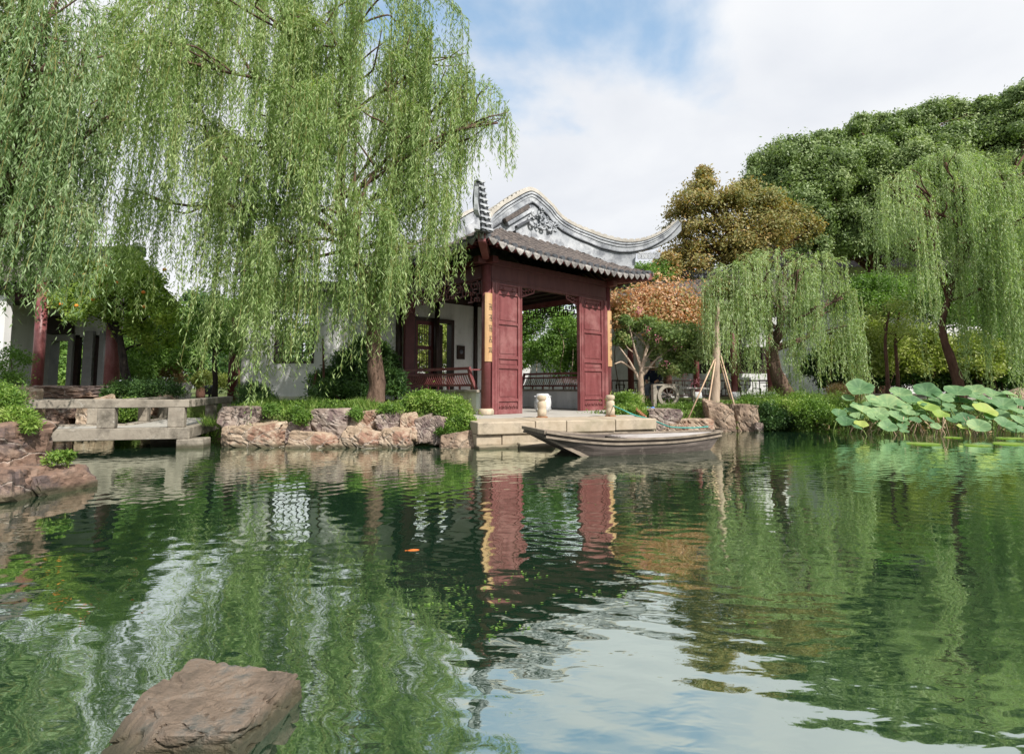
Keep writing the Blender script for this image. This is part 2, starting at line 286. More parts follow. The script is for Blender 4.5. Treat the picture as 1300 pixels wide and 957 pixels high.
def M_water():
    m, nt, N, Lk = newmat('pond_water')
    out = N.new('ShaderNodeOutputMaterial')
    df = N.new('ShaderNodeBsdfDiffuse'); df.inputs['Color'].default_value = (.018, .048, .026, 1)
    gl = N.new('ShaderNodeBsdfGlossy'); gl.inputs['Roughness'].default_value = .025; gl.inputs['Color'].default_value = (.90, .97, .90, 1)
    mx = N.new('ShaderNodeMixShader')
    tc = N.new('ShaderNodeTexCoord')
    def noise(scale, st, det=2, w=0):
        mp = N.new('ShaderNodeMapping'); mp.inputs['Scale'].default_value = st; Lk.new(tc.outputs['Object'], mp.inputs[0]); mp.inputs['Rotation'].default_value = (0, 0, w)
        n = N.new('ShaderNodeTexNoise'); n.inputs['Scale'].default_value = scale; n.inputs['Detail'].default_value = det; n.inputs['Roughness'].default_value = .45; n.inputs['Distortion'].default_value = .3
        Lk.new(mp.outputs[0], n.inputs['Vector']); return n.outputs['Fac']
    def mul(a, b):
        q = N.new('ShaderNodeMath'); q.operation = 'MULTIPLY'; Lk.new(a, q.inputs[0])
        if isinstance(b, (int, float)): q.inputs[1].default_value = b
        else: Lk.new(b, q.inputs[1])
        return q.outputs[0]
    def add(a, b):
        q = N.new('ShaderNodeMath'); Lk.new(a, q.inputs[0]); Lk.new(b, q.inputs[1]); return q.outputs[0]
    # ring ripples spreading from a point under the pavilion
    def rings(cx, cy, sc_, dist_):
        mp = N.new('ShaderNodeMapping'); mp.inputs['Location'].default_value = (-cx, -cy, 0); Lk.new(tc.outputs['Object'], mp.inputs[0])
        w = N.new('ShaderNodeTexWave'); w.wave_type = 'RINGS'; w.rings_direction = 'SPHERICAL'; w.inputs['Scale'].default_value = sc_; w.inputs['Distortion'].default_value = dist_
        w.inputs['Detail'].default_value = 2; w.inputs['Detail Scale'].default_value = 1.2
        Lk.new(mp.outputs[0], w.inputs['Vector']); return w.outputs['Fac']
    patch = noise(.35, (1, 1, 1), 2)
    pm = N.new('ShaderNodeMapRange'); Lk.new(patch, pm.inputs[0]); pm.inputs[1].default_value = .35; pm.inputs[2].default_value = .65; pm.inputs[3].default_value = .35; pm.inputs[4].default_value = 1.2
    h = add(mul(noise(1.1, (1, 1.3, 1), 1), .0050), mul(noise(3.2, (.9, 1.5, 1), 1, .15), .0030))
    h = add(h, mul(mul(noise(8.5, (.85, 1.6, 1), 2, -.1), pm.outputs[0]), .0015))
    h = add(h, mul(mul(rings(1.2, 3.6, 1.9, 1.6), pm.outputs[0]), .00075))
    h = add(h, mul(rings(-6.5, 12, 1.4, 2.0), .0005))
    h = add(h, mul(mul(rings(4.5, 14, 2.6, 1.5), pm.outputs[0]), .0004))
    bp = N.new('ShaderNodeBump'); bp.inputs['Strength'].default_value = 1; bp.inputs['Distance'].default_value = 1; Lk.new(h, bp.inputs['Height'])
    Lk.new(bp.outputs[0], gl.inputs['Normal']); Lk.new(bp.outputs[0], df.inputs['Normal'])
    lw = N.new('ShaderNodeLayerWeight'); lw.inputs['Blend'].default_value = .5; Lk.new(bp.outputs[0], lw.inputs['Normal'])
    pw = N.new('ShaderNodeMath'); pw.operation = 'POWER'; Lk.new(lw.outputs['Facing'], pw.inputs[0]); pw.inputs[1].default_value = 2.6
    mr = N.new('ShaderNodeMapRange'); Lk.new(pw.outputs[0], mr.inputs[0]); mr.inputs[3].default_value = .50; mr.inputs[4].default_value = .98
    Lk.new(mr.outputs[0], mx.inputs[0]); Lk.new(df.outputs[0], mx.inputs[1]); Lk.new(gl.outputs[0], mx.inputs[2]); Lk.new(mx.outputs[0], out.inputs[0])
    return m
WATER = M_water()
GROUND = M_surf('garden_soil_grass', [(.3, (.045, .05, .02)), (.5, (.09, .13, .03)), (.75, (.16, .22, .06))], 1.6, .95, .6, 18, dist=.03, stain=(.8, .52, .68, (.13, .09, .05)))

# ------------------------------------------------------------------ world
w = bpy.data.worlds.new('World'); sc.world = w; w.use_nodes = True
SUN = Vector((.66, -.75, 0)).normalized() * math.cos(math.radians(43)) + Vector((0, 0, math.sin(math.radians(43))))
def world():
    nt = w.node_tree; N = nt.nodes; Lk = nt.links; N.clear()
    out = N.new('ShaderNodeOutputWorld'); bg = N.new('ShaderNodeBackground'); Lk.new(bg.outputs[0], out.inputs[0]); bg.inputs[1].default_value = .1
    sky = N.new('ShaderNodeTexSky'); sky.sky_type = 'NISHITA'; sky.sun_disc = False
    sky.sun_elevation = math.radians(43); sky.sun_rotation = math.atan2(SUN.x, SUN.y); sky.dust_density = 1.2; sky.air_density = 1.2
    tc = N.new('ShaderNodeTexCoord'); sp = N.new('ShaderNodeSeparateXYZ'); Lk.new(tc.outputs['Generated'], sp.inputs[0])
    dz = N.new('ShaderNodeMath'); dz.operation = 'MAXIMUM'; Lk.new(sp.outputs[2], dz.inputs[0]); dz.inputs[1].default_value = 0.0
    da = N.new('ShaderNodeMath'); Lk.new(dz.outputs[0], da.inputs[0]); da.inputs[1].default_value = .28
    vx = N.new('ShaderNodeMath'); vx.operation = 'DIVIDE'; Lk.new(sp.outputs[0], vx.inputs[0]); Lk.new(da.outputs[0], vx.inputs[1])
    vy = N.new('ShaderNodeMath'); vy.operation = 'DIVIDE'; Lk.new(sp.outputs[1], vy.inputs[0]); Lk.new(da.outputs[0], vy.inputs[1])
    cb = N.new('ShaderNodeCombineXYZ'); Lk.new(vx.outputs[0], cb.inputs[0]); Lk.new(vy.outputs[0], cb.inputs[1]); cb.inputs[2].default_value = 7.3
    n1 = N.new('ShaderNodeTexNoise'); n1.inputs['Scale'].default_value = 1.15; n1.inputs['Detail'].default_value = 9; n1.inputs['Roughness'].default_value = .52; n1.inputs['Distortion'].default_value = .25
    Lk.new(cb.outputs[0], n1.inputs['Vector'])
    mk = N.new('ShaderNodeMapRange'); mk.interpolation_type = 'SMOOTHSTEP'; Lk.new(n1.outputs['Fac'], mk.inputs[0]); mk.inputs[1].default_value = .325; mk.inputs[2].default_value = .45
    n2 = N.new('ShaderNodeTexNoise'); n2.inputs['Scale'].default_value = 1.7; n2.inputs['Detail'].default_value = 7; n2.inputs['Roughness'].default_value = .5; n2.inputs['Distortion'].default_value = .2
    ad = N.new('ShaderNodeVectorMath'); Lk.new(cb.outputs[0], ad.inputs[0]); ad.inputs[1].default_value = (3.3, 1.2, .4); Lk.new(ad.outputs[0], n2.inputs['Vector'])
    cr = ramp(N, [(.30, (6.0, 6.35, 7.0)), (.5, (7.4, 7.65, 8.1)), (.68, (8.9, 9.0, 9.15))]); 
    # colour ramps clamp nothing: values above one are radiances at strength 0.1
    cr.color_ramp.elements[0].color = (.70, .73, .79, 1); cr.color_ramp.elements[1].color = (.82, .84, .875, 1); cr.color_ramp.elements[2].color = (.90, .91, .925, 1)
    Lk.new(n2.outputs['Fac'], cr.inputs[0])
    ml = N.new('ShaderNodeVectorMath'); ml.operation = 'SCALE'; Lk.new(cr.outputs[0], ml.inputs[0]); ml.inputs['Scale'].default_value = 8.7
    sk = N.new('ShaderNodeVectorMath'); sk.operation = 'SCALE'; Lk.new(sky.outputs[0], sk.inputs[0]); sk.inputs['Scale'].default_value = 1.25
    ab = N.new('ShaderNodeVectorMath'); Lk.new(sk.outputs[0], ab.inputs[0]); ab.inputs[1].default_value = (1.2, 1.9, 2.4)
    mx = N.new('ShaderNodeMix'); mx.data_type = 'RGBA'; Lk.new(mk.outputs[0], mx.inputs[0]); Lk.new(ab.outputs[0], mx.inputs[6]); Lk.new(ml.outputs[0], mx.inputs[7])
    Lk.new(mx.outputs[2], bg.inputs[0])
world()
sl = bpy.data.lights.new('sun', 'SUN'); so = bpy.data.objects.new('sun', sl); COL.objects.link(so)
sl.energy = 4.9; sl.angle = math.radians(.6); sl.color = (1, .95, .87); so.rotation_euler = SUN.to_track_quat('Z', 'Y').to_euler()
sc.view_settings.view_transform = 'Standard'; sc.view_settings.look = 'None'; sc.view_settings.exposure = .34; sc.view_settings.gamma = 1
sc.render.engine = 'CYCLES'; sc.cycles.max_bounces = 6; sc.cycles.diffuse_bounces = 3; sc.cycles.glossy_bounces = 3; sc.cycles.transmission_bounces = 3
sc.cycles.use_denoising = True; sc.cycles.caustics_reflective = False; sc.cycles.caustics_refractive = False

# ------------------------------------------------------------------ ground and water
HB = .60
POND = [(-5.2, .7), (-5.0, 4.6), (-4.55, 5.2), (-4.6, 6.0), (-6.2, 6.6), (-9.0, 7.2), (-12, 8.5), (-11.5, 11.3), (-8.6, 11.75), (-7.6, 12.5), (-6.9, 13.2), (-6.1, 13.3), (-5.8, 12.3),
        (-5.6, 10.3), (-4.9, 9.95), (-3.0, 9.9), (-.7, 9.85), (-.5, 9.6), (2.5, 10.8), (3.0, 12.2), (3.4, 12.9), (5.0, 13.2), (6.5, 13.6), (8.5, 13.7),
        (12, 13.9), (18, 14.4), (30, 15), (45, 12), (45, .7)]
def pond_sd(X, Y):
    """signed distance to the shore, positive on land"""
    d = np.full(X.shape, 1e9); inside = np.zeros(X.shape, bool); n = len(POND)
    for i in range(n):
        x0, y0 = POND[i]; x1, y1 = POND[(i + 1) % n]
        ex, ey = x1 - x0, y1 - y0; t = np.clip(((X - x0) * ex + (Y - y0) * ey) / (ex * ex + ey * ey), 0, 1)
        d = np.minimum(d, np.hypot(X - x0 - t * ex, Y - y0 - t * ey))
        c = ((y0 > Y) != (y1 > Y)) & (X < (x1 - x0) * (Y - y0) / ((y1 - y0) if y1 != y0 else 1e-9) + x0)
        inside ^= c
    return np.where(inside, -d, d)
def ground_z(X, Y):
    X = np.asarray(X, float); Y = np.asarray(Y, float); sd = pond_sd(X, Y)
    hb = np.where(Y < 3.5, .30, HB); hb = np.where((X > 3.2) & (Y > 8), .50, hb)
    k = np.clip((sd + .05) / np.where(X > 6, .9, .45), 0, 1); k = k * k * (3 - 2 * k)
    bump = .035 * np.sin(X * 1.7 + 1) * np.sin(Y * 1.3) * k
    rise = np.clip((sd - 1.0) * .035, 0, .16)
    z = -.5 + (hb + .5) * k + bump + rise * (X > 3)
    dx = X + .55; dy = Y - 12.07; a = dx * .7314 + dy * .682; b = -dx * .682 + dy * .7314       # the pavilion's own floor lies lower
    inn = (a > -.02) & (a < 4.55) & (b < 3.6) & (b > -4)
    inn |= (b < .25) & (X > -.95) & (X < 2.75) & (Y > 9) & (a > -1.6)
    return np.where(inn, np.minimum(z, .30), z)
def gz(x, y): return float(ground_z(np.array([x]), np.array([y]))[0])
def make_ground():
    xs = np.concatenate([-np.geomspace(800, 17, 16), np.arange(-16, 24.01, .2), np.geomspace(25, 800, 16)])
    ys = np.concatenate([-np.geomspace(800, 3, 14), np.arange(-2.5, 26.01, .2), np.geomspace(27, 800, 16)])
    X, Y = np.meshgrid(xs, ys); Z = ground_z(X, Y); ny, nx = X.shape
    v = np.stack([X.ravel(), Y.ravel(), Z.ravel()], 1)
    i = np.arange(nx - 1)[None, :] + nx * np.arange(ny - 1)[:, None]; i = i.ravel()
    f = np.stack([i, i + 1, i + nx + 1, i + nx], 1)
    me = bpy.data.meshes.new('ground'); me.from_pydata(v.tolist(), [], f.tolist()); me.update()
    me.polygons.foreach_set('use_smooth', [True] * len(me.polygons))
    tag(link_mesh('ground', me, GROUND), kind='structure')
    mb = MB(); mb.add([(-30, -6, 0), (46, -6, 0), (46, 22, 0), (-30, 22, 0)], [(0, 1, 2, 3)])
    tag(mb.build('water', WATER), kind='structure')
make_ground()

# ------------------------------------------------------------------ pavilion
PZ = .43                                       # terrace level above the water
A0 = Vector((-.55, 12.07, PZ)); PA = math.atan2(.682, .7314); ux = Vector((math.cos(PA), math.sin(PA), 0)); vx = Vector((-math.sin(PA), math.cos(PA), 0))
PW, PD = 4.18, 3.5
def loc(p):                                    # world -> pavilion coordinates
    d = Vector(p) - A0; return Vector((d.dot(ux), d.dot(vx), d.z))
def fretwork(mb, x0, x1, z0, z1, y, c=.17, w=.022, axis='x', seed=1, mi=0):
    """interlocking square lattice of the hanging frieze"""
    R = random.Random(seed)
    def seg(a0, b0, a1, b1):
        if axis == 'x': mb.b2(min(a0, a1) - w / 2, max(a0, a1) + w / 2, y - w / 2, y + w / 2, min(b0, b1) - w / 2, max(b0, b1) + w / 2, mi)
        else: mb.b2(y - w / 2, y + w / 2, min(a0, a1) - w / 2, max(a0, a1) + w / 2, min(b0, b1) - w / 2, max(b0, b1) + w / 2, mi)
    nx = max(2, round((x1 - x0) / c)); nz = max(2, round((z1 - z0) / c)); cx = (x1 - x0) / nx; cz = (z1 - z0) / nz
    for i in range(nx):
        for j in range(nz):
            a = x0 + i * cx; b = z0 + j * cz
            depth = z1 - b
            edge = min(i, nx - 1 - i)
            if depth > cz * (2.1 + (1.2 if edge < 3 else 0)) + .01 and j < nz - 1: continue
            k = (i + 2 * j) % 4
            if k == 0: seg(a, b + cz, a + cx, b + cz); seg(a + cx * .5, b, a + cx * .5, b + cz * .5); seg(a + cx * .5, b + cz * .5, a + cx, b + cz * .5)
            elif k == 1: seg(a, b, a, b + cz); seg(a, b + cz * .5, a + cx * .6, b + cz * .5); seg(a + cx * .6, b + cz * .1, a + cx * .6, b + cz * .5)
            elif k == 2: seg(a, b, a + cx, b); seg(a + cx * .4, b, a + cx * .4, b + cz * .7)
            else: seg(a + cx, b, a + cx, b + cz); seg(a + cx * .4, b + cz * .3, a + cx, b + cz * .3); seg(a, b + cz * .75, a + cx, b + cz * .75)
    seg(x0, z1, x1, z1); seg(x0, z0 + cz, x0, z1); seg(x1, z0 + cz, x1, z1)

ZE, LIFT, OV, YG = 3.45, .10, .8, .72
def fs(d): return .42 * d + .035 * d * d
def ff(d): return .5 * d + .05 * d * d
def inv(f, z):
    lo, hi = 0, 4
    for _ in range(30):
        m = (lo + hi) / 2
        if f(m) < z: lo = m
        else: hi = m
    return lo
def eave_lift(t, L):                           # t along the eave from 0..L
    e = max(0.0, 1 - min(t, L - t) / 1.7); return .16 * e ** 2.2
def roof_h(x, y):
    dy = min(y + OV, PD + OV - y); dx = min(x + OV, PW + OV - x)
    if YG <= y <= PD - YG: base = fs(max(dx, 0))
    else: base = min(ff(max(dy, 0)), fs(max(dx, 0)))
    dd = min(dx, dy)
    el = eave_lift(x + OV, PW + 2 * OV) if dy < dx else eave_lift(y + OV, PD + 2 * OV)
    return ZE + base + el * max(0, 1 - dd / 1.6)
def tile_slope(name, L, dmax_f, place, hfun, parent, PT=.245):
    """tiled slope: L eave length, dmax_f(t) run available at t; place(t,d)->(x,y)"""
    nt_ = int(L / .0204); nd = 64; vs = []; fs_ = []
    DM = max(dmax_f(L * i / nt_) for i in range(nt_ + 1))
    idx = {}
    step = DM / nd
    for i in range(nt_ + 1):
        t = L * i / nt_; dm = dmax_f(t)
        for j in range(nd + 1):
            d = min(j * step, dm)
            x, y = place(t, d); z = hfun(x, y) if False else hfun(t, d)
            ph = ((t / PT) % 1.0)
            c = abs(ph - .5) * 2                       # 0 in the middle of the cover tile
            prof = .055 * math.sqrt(max(0, 1 - (c / .62) ** 2)) if c < .62 else -.012 * math.sin((c - .62) / .38 * PI / 2)
            saw = .020 * ((-d / .105 + .37 * int(t / PT)) % 1.0)
            jit = .012 * mnoise.noise(Vector((int(t / PT) * 1.7, d * 2.3, 3.1)))
            vs.append((x, y, z + prof + saw + jit))
    W_ = nd + 1
    for i in range(nt_):
        a = dmax_f(L * i / nt_); b = dmax_f(L * (i + 1) / nt_)
        for j in range(nd):
            if j * step >= max(a, b): break
            fs_.append((i * W_ + j, (i + 1) * W_ + j, (i + 1) * W_ + j + 1, i * W_ + j + 1))
    mb = MB(); mb.add(vs, fs_, 0, False); return mb.build(name, TILE, parent)
def drips(mb, L, place, zf, outw, PT=.245):
    """heart-shaped drip tiles and round cover tile ends along an eave"""
    n = int(L / PT)
    for k in range(n + 1):
        t = (k) * PT                                   # pans sit between covers
        if t > L: break
        x, y = place(t); z = zf(t); o = Vector(outw); a = Vector((-o.y, o.x, 0)) if True else None
        c = Vector((x, y, z)) + o * .02
        w_ = PT * .46
        pts = [(-w_, .01), (-w_ * .95, -.07), (-w_ * .55, -.125), (0, -.175), (w_ * .55, -.125), (w_ * .95, -.07), (w_, .01), (w_ * .4, -.02), (-w_ * .4, -.02)]
        tl = .02
        vs = [c + a * p + Vector((0, 0, q)) + o * (.05 if q < -.05 else .02) for p, q in pts]; vs += [v + o * -.022 for v in vs]
        m = len(pts)
        mb.add(vs, [tuple(range(m)), tuple(reversed(range(m, 2 * m)))] + [(i, m + i, m + (i + 1) % m, (i + 1) % m) for i in range(m)])
        if t + PT / 2 < L:
            x2, y2 = place(t + PT / 2); z2 = zf(t + PT / 2)
            p0 = Vector((x2, y2, z2 + .0)); mb.tube([p0 - o * .06 + Vector((0, 0, .01)), p0 + o * .055 + Vector((0, 0, -.01))], .066, 10, mi=1, smooth=False)

def pavilion():
    root = thing('waterside_pavilion', 'dark red open timber pavilion with upturned tiled roof and curling white gable ridge', 'pavilion', A0, PA)
    # ---- columns
    def column(x, y, z1=3.2, r=.105, mat=RED):
        mb = MB(); mb.tube([(x, y, .13), (x, y, z1)], [r, r * .95], 20); c = mb.build('column', mat, root)
        p = MB(); p.lathe([(r * 1.5, 0), (r * 1.62, .02), (r * 1.62, .09), (r * 1.35, .13), (0.01, .13)], (x, y, 0), 20); p.build('column_base', STONE, c)
        return c
    for x in (0, PW):
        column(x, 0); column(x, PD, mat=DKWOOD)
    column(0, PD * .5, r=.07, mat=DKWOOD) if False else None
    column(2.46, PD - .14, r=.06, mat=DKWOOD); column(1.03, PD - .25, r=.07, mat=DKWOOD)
    # ---- beams
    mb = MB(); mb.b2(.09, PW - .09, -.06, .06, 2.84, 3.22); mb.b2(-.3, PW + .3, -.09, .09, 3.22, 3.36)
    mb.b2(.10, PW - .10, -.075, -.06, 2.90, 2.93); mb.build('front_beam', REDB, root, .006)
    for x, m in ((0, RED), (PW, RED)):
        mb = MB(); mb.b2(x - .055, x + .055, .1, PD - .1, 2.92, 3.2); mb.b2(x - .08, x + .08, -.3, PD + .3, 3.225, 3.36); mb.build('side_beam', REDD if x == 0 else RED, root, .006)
    mb = MB(); mb.b2(.1, PW - .1, PD - .06, PD + .06, 2.9, 3.36); mb.build('back_beam', DKWOOD, root)
    mb = MB(); mb.b2(.06, PW - .06, .06, PD - .06, 3.12, 3.17)
    for i in range(9): mb.b2(.1 + i * .49, .16 + i * .49, .1, PD - .1, 3.05, 3.12)
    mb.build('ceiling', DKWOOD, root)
    # ---- eave soffit and rafters
    mb = MB()
    def sp(x, y, dz): return (x, y, roof_h(x, y) - dz)
    sof = MB()
    for side in range(4):
        n = 14
        for i in range(n):
            pr = []
            for q in (i / n, (i + 1) / n):
                for d in (0.03, .8):
                    if side == 0: x = -OV + d + (PW + 2 * OV - 2 * d) * q; y = -OV + d
                    elif side == 1: x = PW + OV - d; y = -OV + d + (PD + 2 * OV - 2 * d) * q
                    elif side == 2: x = PW + OV - d - (PW + 2 * OV - 2 * d) * q; y = PD + OV - d
                    else: x = -OV + d; y = PD + OV - d - (PD + 2 * OV - 2 * d) * q
                    pr.append((x, y))
            P4 = [sp(*pr[0], .09), sp(*pr[1], .09), sp(*pr[3], .09), sp(*pr[2], .09)]
            sof.add(P4, [(0, 1, 2, 3)])
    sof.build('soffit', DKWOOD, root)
    def rafter_run(L, f):
        k = int(L / .21)
        for i in range(k + 1):
            t = .1 + i * (L - .2) / k; a, b = f(t); mb.bar(sp(*a, .125), sp(*b, .125), .05, .06)
    rafter_run(PW, lambda t: ((t, -OV + .06), (t, .05)))
    rafter_run(PD, lambda t: ((-OV + .06, t), (.05, t))); rafter_run(PD, lambda t: ((PW + OV - .06, t), (PW - .05, t)))
    for k in range(4):                                # fanned corner rafters
        for cx, sx in ((0, -1), (PW, 1)):
            a = (cx + sx * (OV - .1) * k / 4, -OV + .06); mb.bar(sp(*a, .125), sp(cx + sx * .03, .03, .16), .045, .055)
            a = (cx + sx * (OV - .06), -(OV - .1) * k / 4); mb.bar(sp(*a, .125), sp(cx + sx * .03, .03, .16), .045, .055)
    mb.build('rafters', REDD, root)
    mb = MB()
    for x0, y0, x1, y1 in ((-OV + .03, -OV + .05, PW + OV - .03, -OV + .05), (-OV + .05, -OV + .03, -OV + .05, PD + OV), (PW + OV - .05, -OV + .03, PW + OV - .05, PD + OV)):
        n = 12
        for i in range(n):
            a = (x0 + (x1 - x0) * i / n, y0 + (y1 - y0) * i / n); b = (x0 + (x1 - x0) * (i + 1) / n, y0 + (y1 - y0) * (i + 1) / n)
            mb.bar(sp(*a, .075), sp(*b, .075), .035, .07)
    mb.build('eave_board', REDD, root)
    for sx in (0, 1):
        cx = -OV - .04 if sx == 0 else PW + OV + .04; ix = .02 if sx == 0 else PW - .02
        c = MB(); z0 = roof_h(-OV, -OV) - .12; c.bar((cx, -OV - .04, z0), (ix, .02, 3.36), .15, .17); c.build('corner_beam', RED, root, .01)
    # ---- tiles
    L = PW + 2 * OV; LS = PD + 2 * OV
    def hF(t, d): return ZE + ff(d) + eave_lift(t, L) * max(0, 1 - d / 1.6)
    dF = lambda t: min(YG + OV, inv(ff, fs(min(t, L - t))))
    tile_slope('roof_tiles', L, dF, lambda t, d: (-OV + t, -OV + d), hF, root)
    tile_slope('roof_tiles', L, dF, lambda t, d: (-OV + t, PD + OV - d), hF, root)
    def hS(t, d): return ZE + fs(d) + eave_lift(t, LS) * max(0, 1 - d / 1.6)
    def dS(t):
        e = min(t, LS - t); return PW / 2 + OV if e >= YG + OV else min(PW / 2 + OV, inv(fs, ff(e)))
    tile_slope('roof_tiles', LS, dS, lambda t, d: (-OV + d, -OV + t), hS, root)
    tile_slope('roof_tiles', LS, dS, lambda t, d: (PW + OV - d, -OV + t), hS, root)
    mb = MB(); drips(mb, L, lambda t: (-OV + t, -OV), lambda t: ZE + eave_lift(t, L), (0, -1, 0)); mb.build('drip_tiles', [DRIP, RIDGEDK], root)
    mb = MB(); drips(mb, LS, lambda t: (-OV, -OV + t), lambda t: ZE + eave_lift(t, LS), (-1, 0, 0)); mb.build('drip_tiles', [DRIP, RIDGEDK], root)
    mb = MB(); drips(mb, LS, lambda t: (PW + OV, -OV + t), lambda t: ZE + eave_lift(t, LS), (1, 0, 0)); mb.build('drip_tiles', [DRIP, RIDGEDK], root)
    # ---- curling ridge
    def P(px, py, Y): return loc(D(px, py, Y))
    path = [P(606, 232, 10.62), P(606.5, 246, 10.68), P(608, 259, 10.8), P(610, 270, 11.05), P(613, 277, 11.5), P(614, 280, 12.1), P(615.5, 277, 12.75), P(619, 270, 13.05), P(628, 263.5, 13.25), P(640, 255, 13.4),
            P(653, 247, 13.6), P(662, 242.2, 13.76), P(670, 240.3, 13.9), P(679, 243.5, 14.02), P(689, 252, 14.17), P(700, 262.5, 14.35), P(707, 271.5, 14.46), P(716, 279, 14.6), P(732, 287.3, 14.82), P(753, 295, 15.0),
            P(774, 301.5, 15.0), P(795, 305.5, 14.95), P(814, 304.5, 14.9), P(830, 299.5, 14.87), P(846, 291, 14.84), P(859, 280, 14.8)]
    pts = smooth_path(path, 5)
    def strip(mb, w_, o0, o1f, mi=0, rng=None):
        """sweep a vertical rectangle: from offset o0 under the top line to o1f(i,p) """
        n = len(pts); vs = []; ids = []; W0, O0, O1 = w_, o0, o1f
        for i, p in enumerate(pts):
            e1 = min(1, max(0, i / 26)); e2 = min(1, max(0, (n - 1 - i) / 22)); w_ = W0 * (.42 + .58 * e1); hs = (.30 + .70 * min(1, i / 16)) * (.42 + .58 * e2); hs *= .86; o0 = O0 * hs; o1f = O1 if callable(O1) else O1 * hs
            if rng and not (rng[0] <= i <= rng[1]): continue
            t = (pts[min(i + 1, n - 1)] - pts[max(i - 1, 0)]); th = Vector((t.x, t.y, 0)); th.normalize(); sd = Vector((-th.y, th.x, 0)) * (w_ / 2)
            t.normalize(); nn = Vector((0, 0, 1)) - t * t.z; nn.normalize()      # in-plane normal of the ridge line
            a = p - nn * o0; o1 = o1f(i, p) if callable(o1f) else o1f
            b = p - nn * o1 if not callable(o1f) else Vector((a.x, a.y, o1))
            vs += [a + sd, a - sd, b - sd, b + sd]; ids.append(i)
        k = len(ids)
        f = [(4 * i + a, 4 * i + (a + 1) % 4, 4 * (i + 1) + (a + 1) % 4, 4 * (i + 1) + a) for i in range(k - 1) for a in range(4)]
        f += [(3, 2, 1, 0), (4 * k - 4, 4 * k - 3, 4 * k - 2, 4 * k - 1)]
        mb.add(vs, f, mi)
    mb = MB(); strip(mb, .25, 0.0, .085)
    for i in range(6, len(pts) - 2, 2):
        a, b = pts[i], pts[i + 1]; t = (b - a).normalized(); nn = (Vector((0, 0, 1)) - t * t.z).normalized(); mb.bar(a + nn * .015, a + nn * .015 + t * .10, .2, .03)
    mb.build('ridge_coping', COPING, root)
    mb = MB()
    strip(mb, .17, .085, .115, 1); strip(mb, .26, .115, .165, 0); strip(mb, .16, .165, .195, 1); strip(mb, .235, .195, .25, 0); strip(mb, .2, .25, .40, 0); strip(mb, .235, .40, .43, 1); strip(mb, .15, .43, .45, 1)
    def low(i, p):
        z = roof_h(p.x, p.y) - .06 if (-OV - .05 < p.x < PW + OV - .25 and p.y > -OV + .1) else p.z - .30
        return min(z, p.z - .28)
    strip(mb, .15, .45, low, 0)
    mb.build('curling_ridge', [RIDGE, RIDGEDK], root)
    # front edge of the horn: stacked dark bands with pale beads
    mb = MB(); hp = [pts[0], pts[3], pts[6], pts[9], pts[12]]
    z = pts[0].z; k = 0; base = roof_h(-OV, -OV) - .02
    while z > base - .02:
        q = (pts[0].z - z) / (pts[0].z - base)
        yy = pts[0].y * (1 - q) + (-OV - .03) * q - .07; xx = pts[0].x * (1 - q) + (-OV - .03) * q
        hh = .036; ww = .12 + .13 * q
        mb.box((xx, yy, z), (ww + (.045 if k % 3 == 0 else 0), ww * .8 + (.04 if k % 3 == 0 else 0), hh), 0, 1 if k % 3 else 0)
        if k % 3 == 1: mb.lathe([(.005, -.03), (.028, -.015), (.03, .01), (.005, .03)], (xx - .02, yy - ww * .45 - .02, z), 8, 0)
        z -= hh; k += 1
    mb.build('horn_ornament', [RIDGE, RIDGEDK], root)
    mb = MB()                                          # web between the horn and the hip
    for i in range(0, 34):
        p, q = pts[i], pts[i + 1]; sd = .07
        zb = base if p.y < -OV else roof_h(min(max(p.x, -OV), PW + OV), p.y) - .05
        zb2 = base if q.y < -OV else roof_h(min(max(q.x, -OV), PW + OV), q.y) - .05
        vs = []
        for r, zz in ((p, zb), (q, zb2)):
            top = r.z - .3; vs += [(r.x - sd, r.y, top), (r.x + sd, r.y, top), (r.x + sd, r.y, min(zz, top - .02)), (r.x - sd, r.y, min(zz, top - .02))]
        mb.add(vs, [(a, (a + 1) % 4, 4 + (a + 1) % 4, 4 + a) for a in range(4)] + [(3, 2, 1, 0), (4, 5, 6, 7)])
    mb.build('hip_web', RIDGE, root)
    # ---- gable wall under the curl with bargeboards and relief
    mb = MB(); top = [(p.x, p.z - .40) for p in pts if .45 < p.x < 3.55 and p.y > -.1]
    top.sort(); poly = [(top[0][0], 4.1)] + top + [(top[-1][0], 4.1)]
    n = len(poly); vs = [(x, YG + .03, z) for x, z in poly] + [(x, YG + .2, z) for x, z in poly]
    mb.add(vs, [tuple(range(n)), tuple(reversed(range(n, 2 * n)))] + [(i, n + i, n + (i + 1) % n, (i + 1) % n) for i in range(n)]); mb.build('gable_wall', RIDGE, root)
    mb = MB(); mb.v = []; n = len(poly); vs = [(x, PD - YG - .03, z) for x, z in poly] + [(x, PD - YG - .2, z) for x, z in poly]
    mb.add(vs, [tuple(reversed(range(n))), tuple(range(n, 2 * n))] + [(i, (i + 1) % n, n + (i + 1) % n, n + i) for i in range(n)]); mb.build('gable_wall', RIDGE, root)
    b = MB()
    def P2(px, py):                                     # pixel -> point on the gable face
        k = (px - 650) / FP; t = (k * 12.6 + 1.04) / (.7314 - .682 * k); Y = A0.y + YG * vx.y + t * ux.y; w_ = D(px, py, Y - .06); q = loc(w_); return Vector((q.x, .60, q.z))
    b.bar(P2(638, 281), P2(668, 263), .10, .10, 0, (0, 1, 0)); b.bar(P2(641, 285.5), P2(673, 266.5), .08, .09, 1, (0, 1, 0)); b.bar(P2(652, 289), P2(677, 276), .05, .12, 2, (0, 1, 0))
    b.bar(P2(684, 268), P2(700, 285), .08, .09, 1, (0, 1, 0))
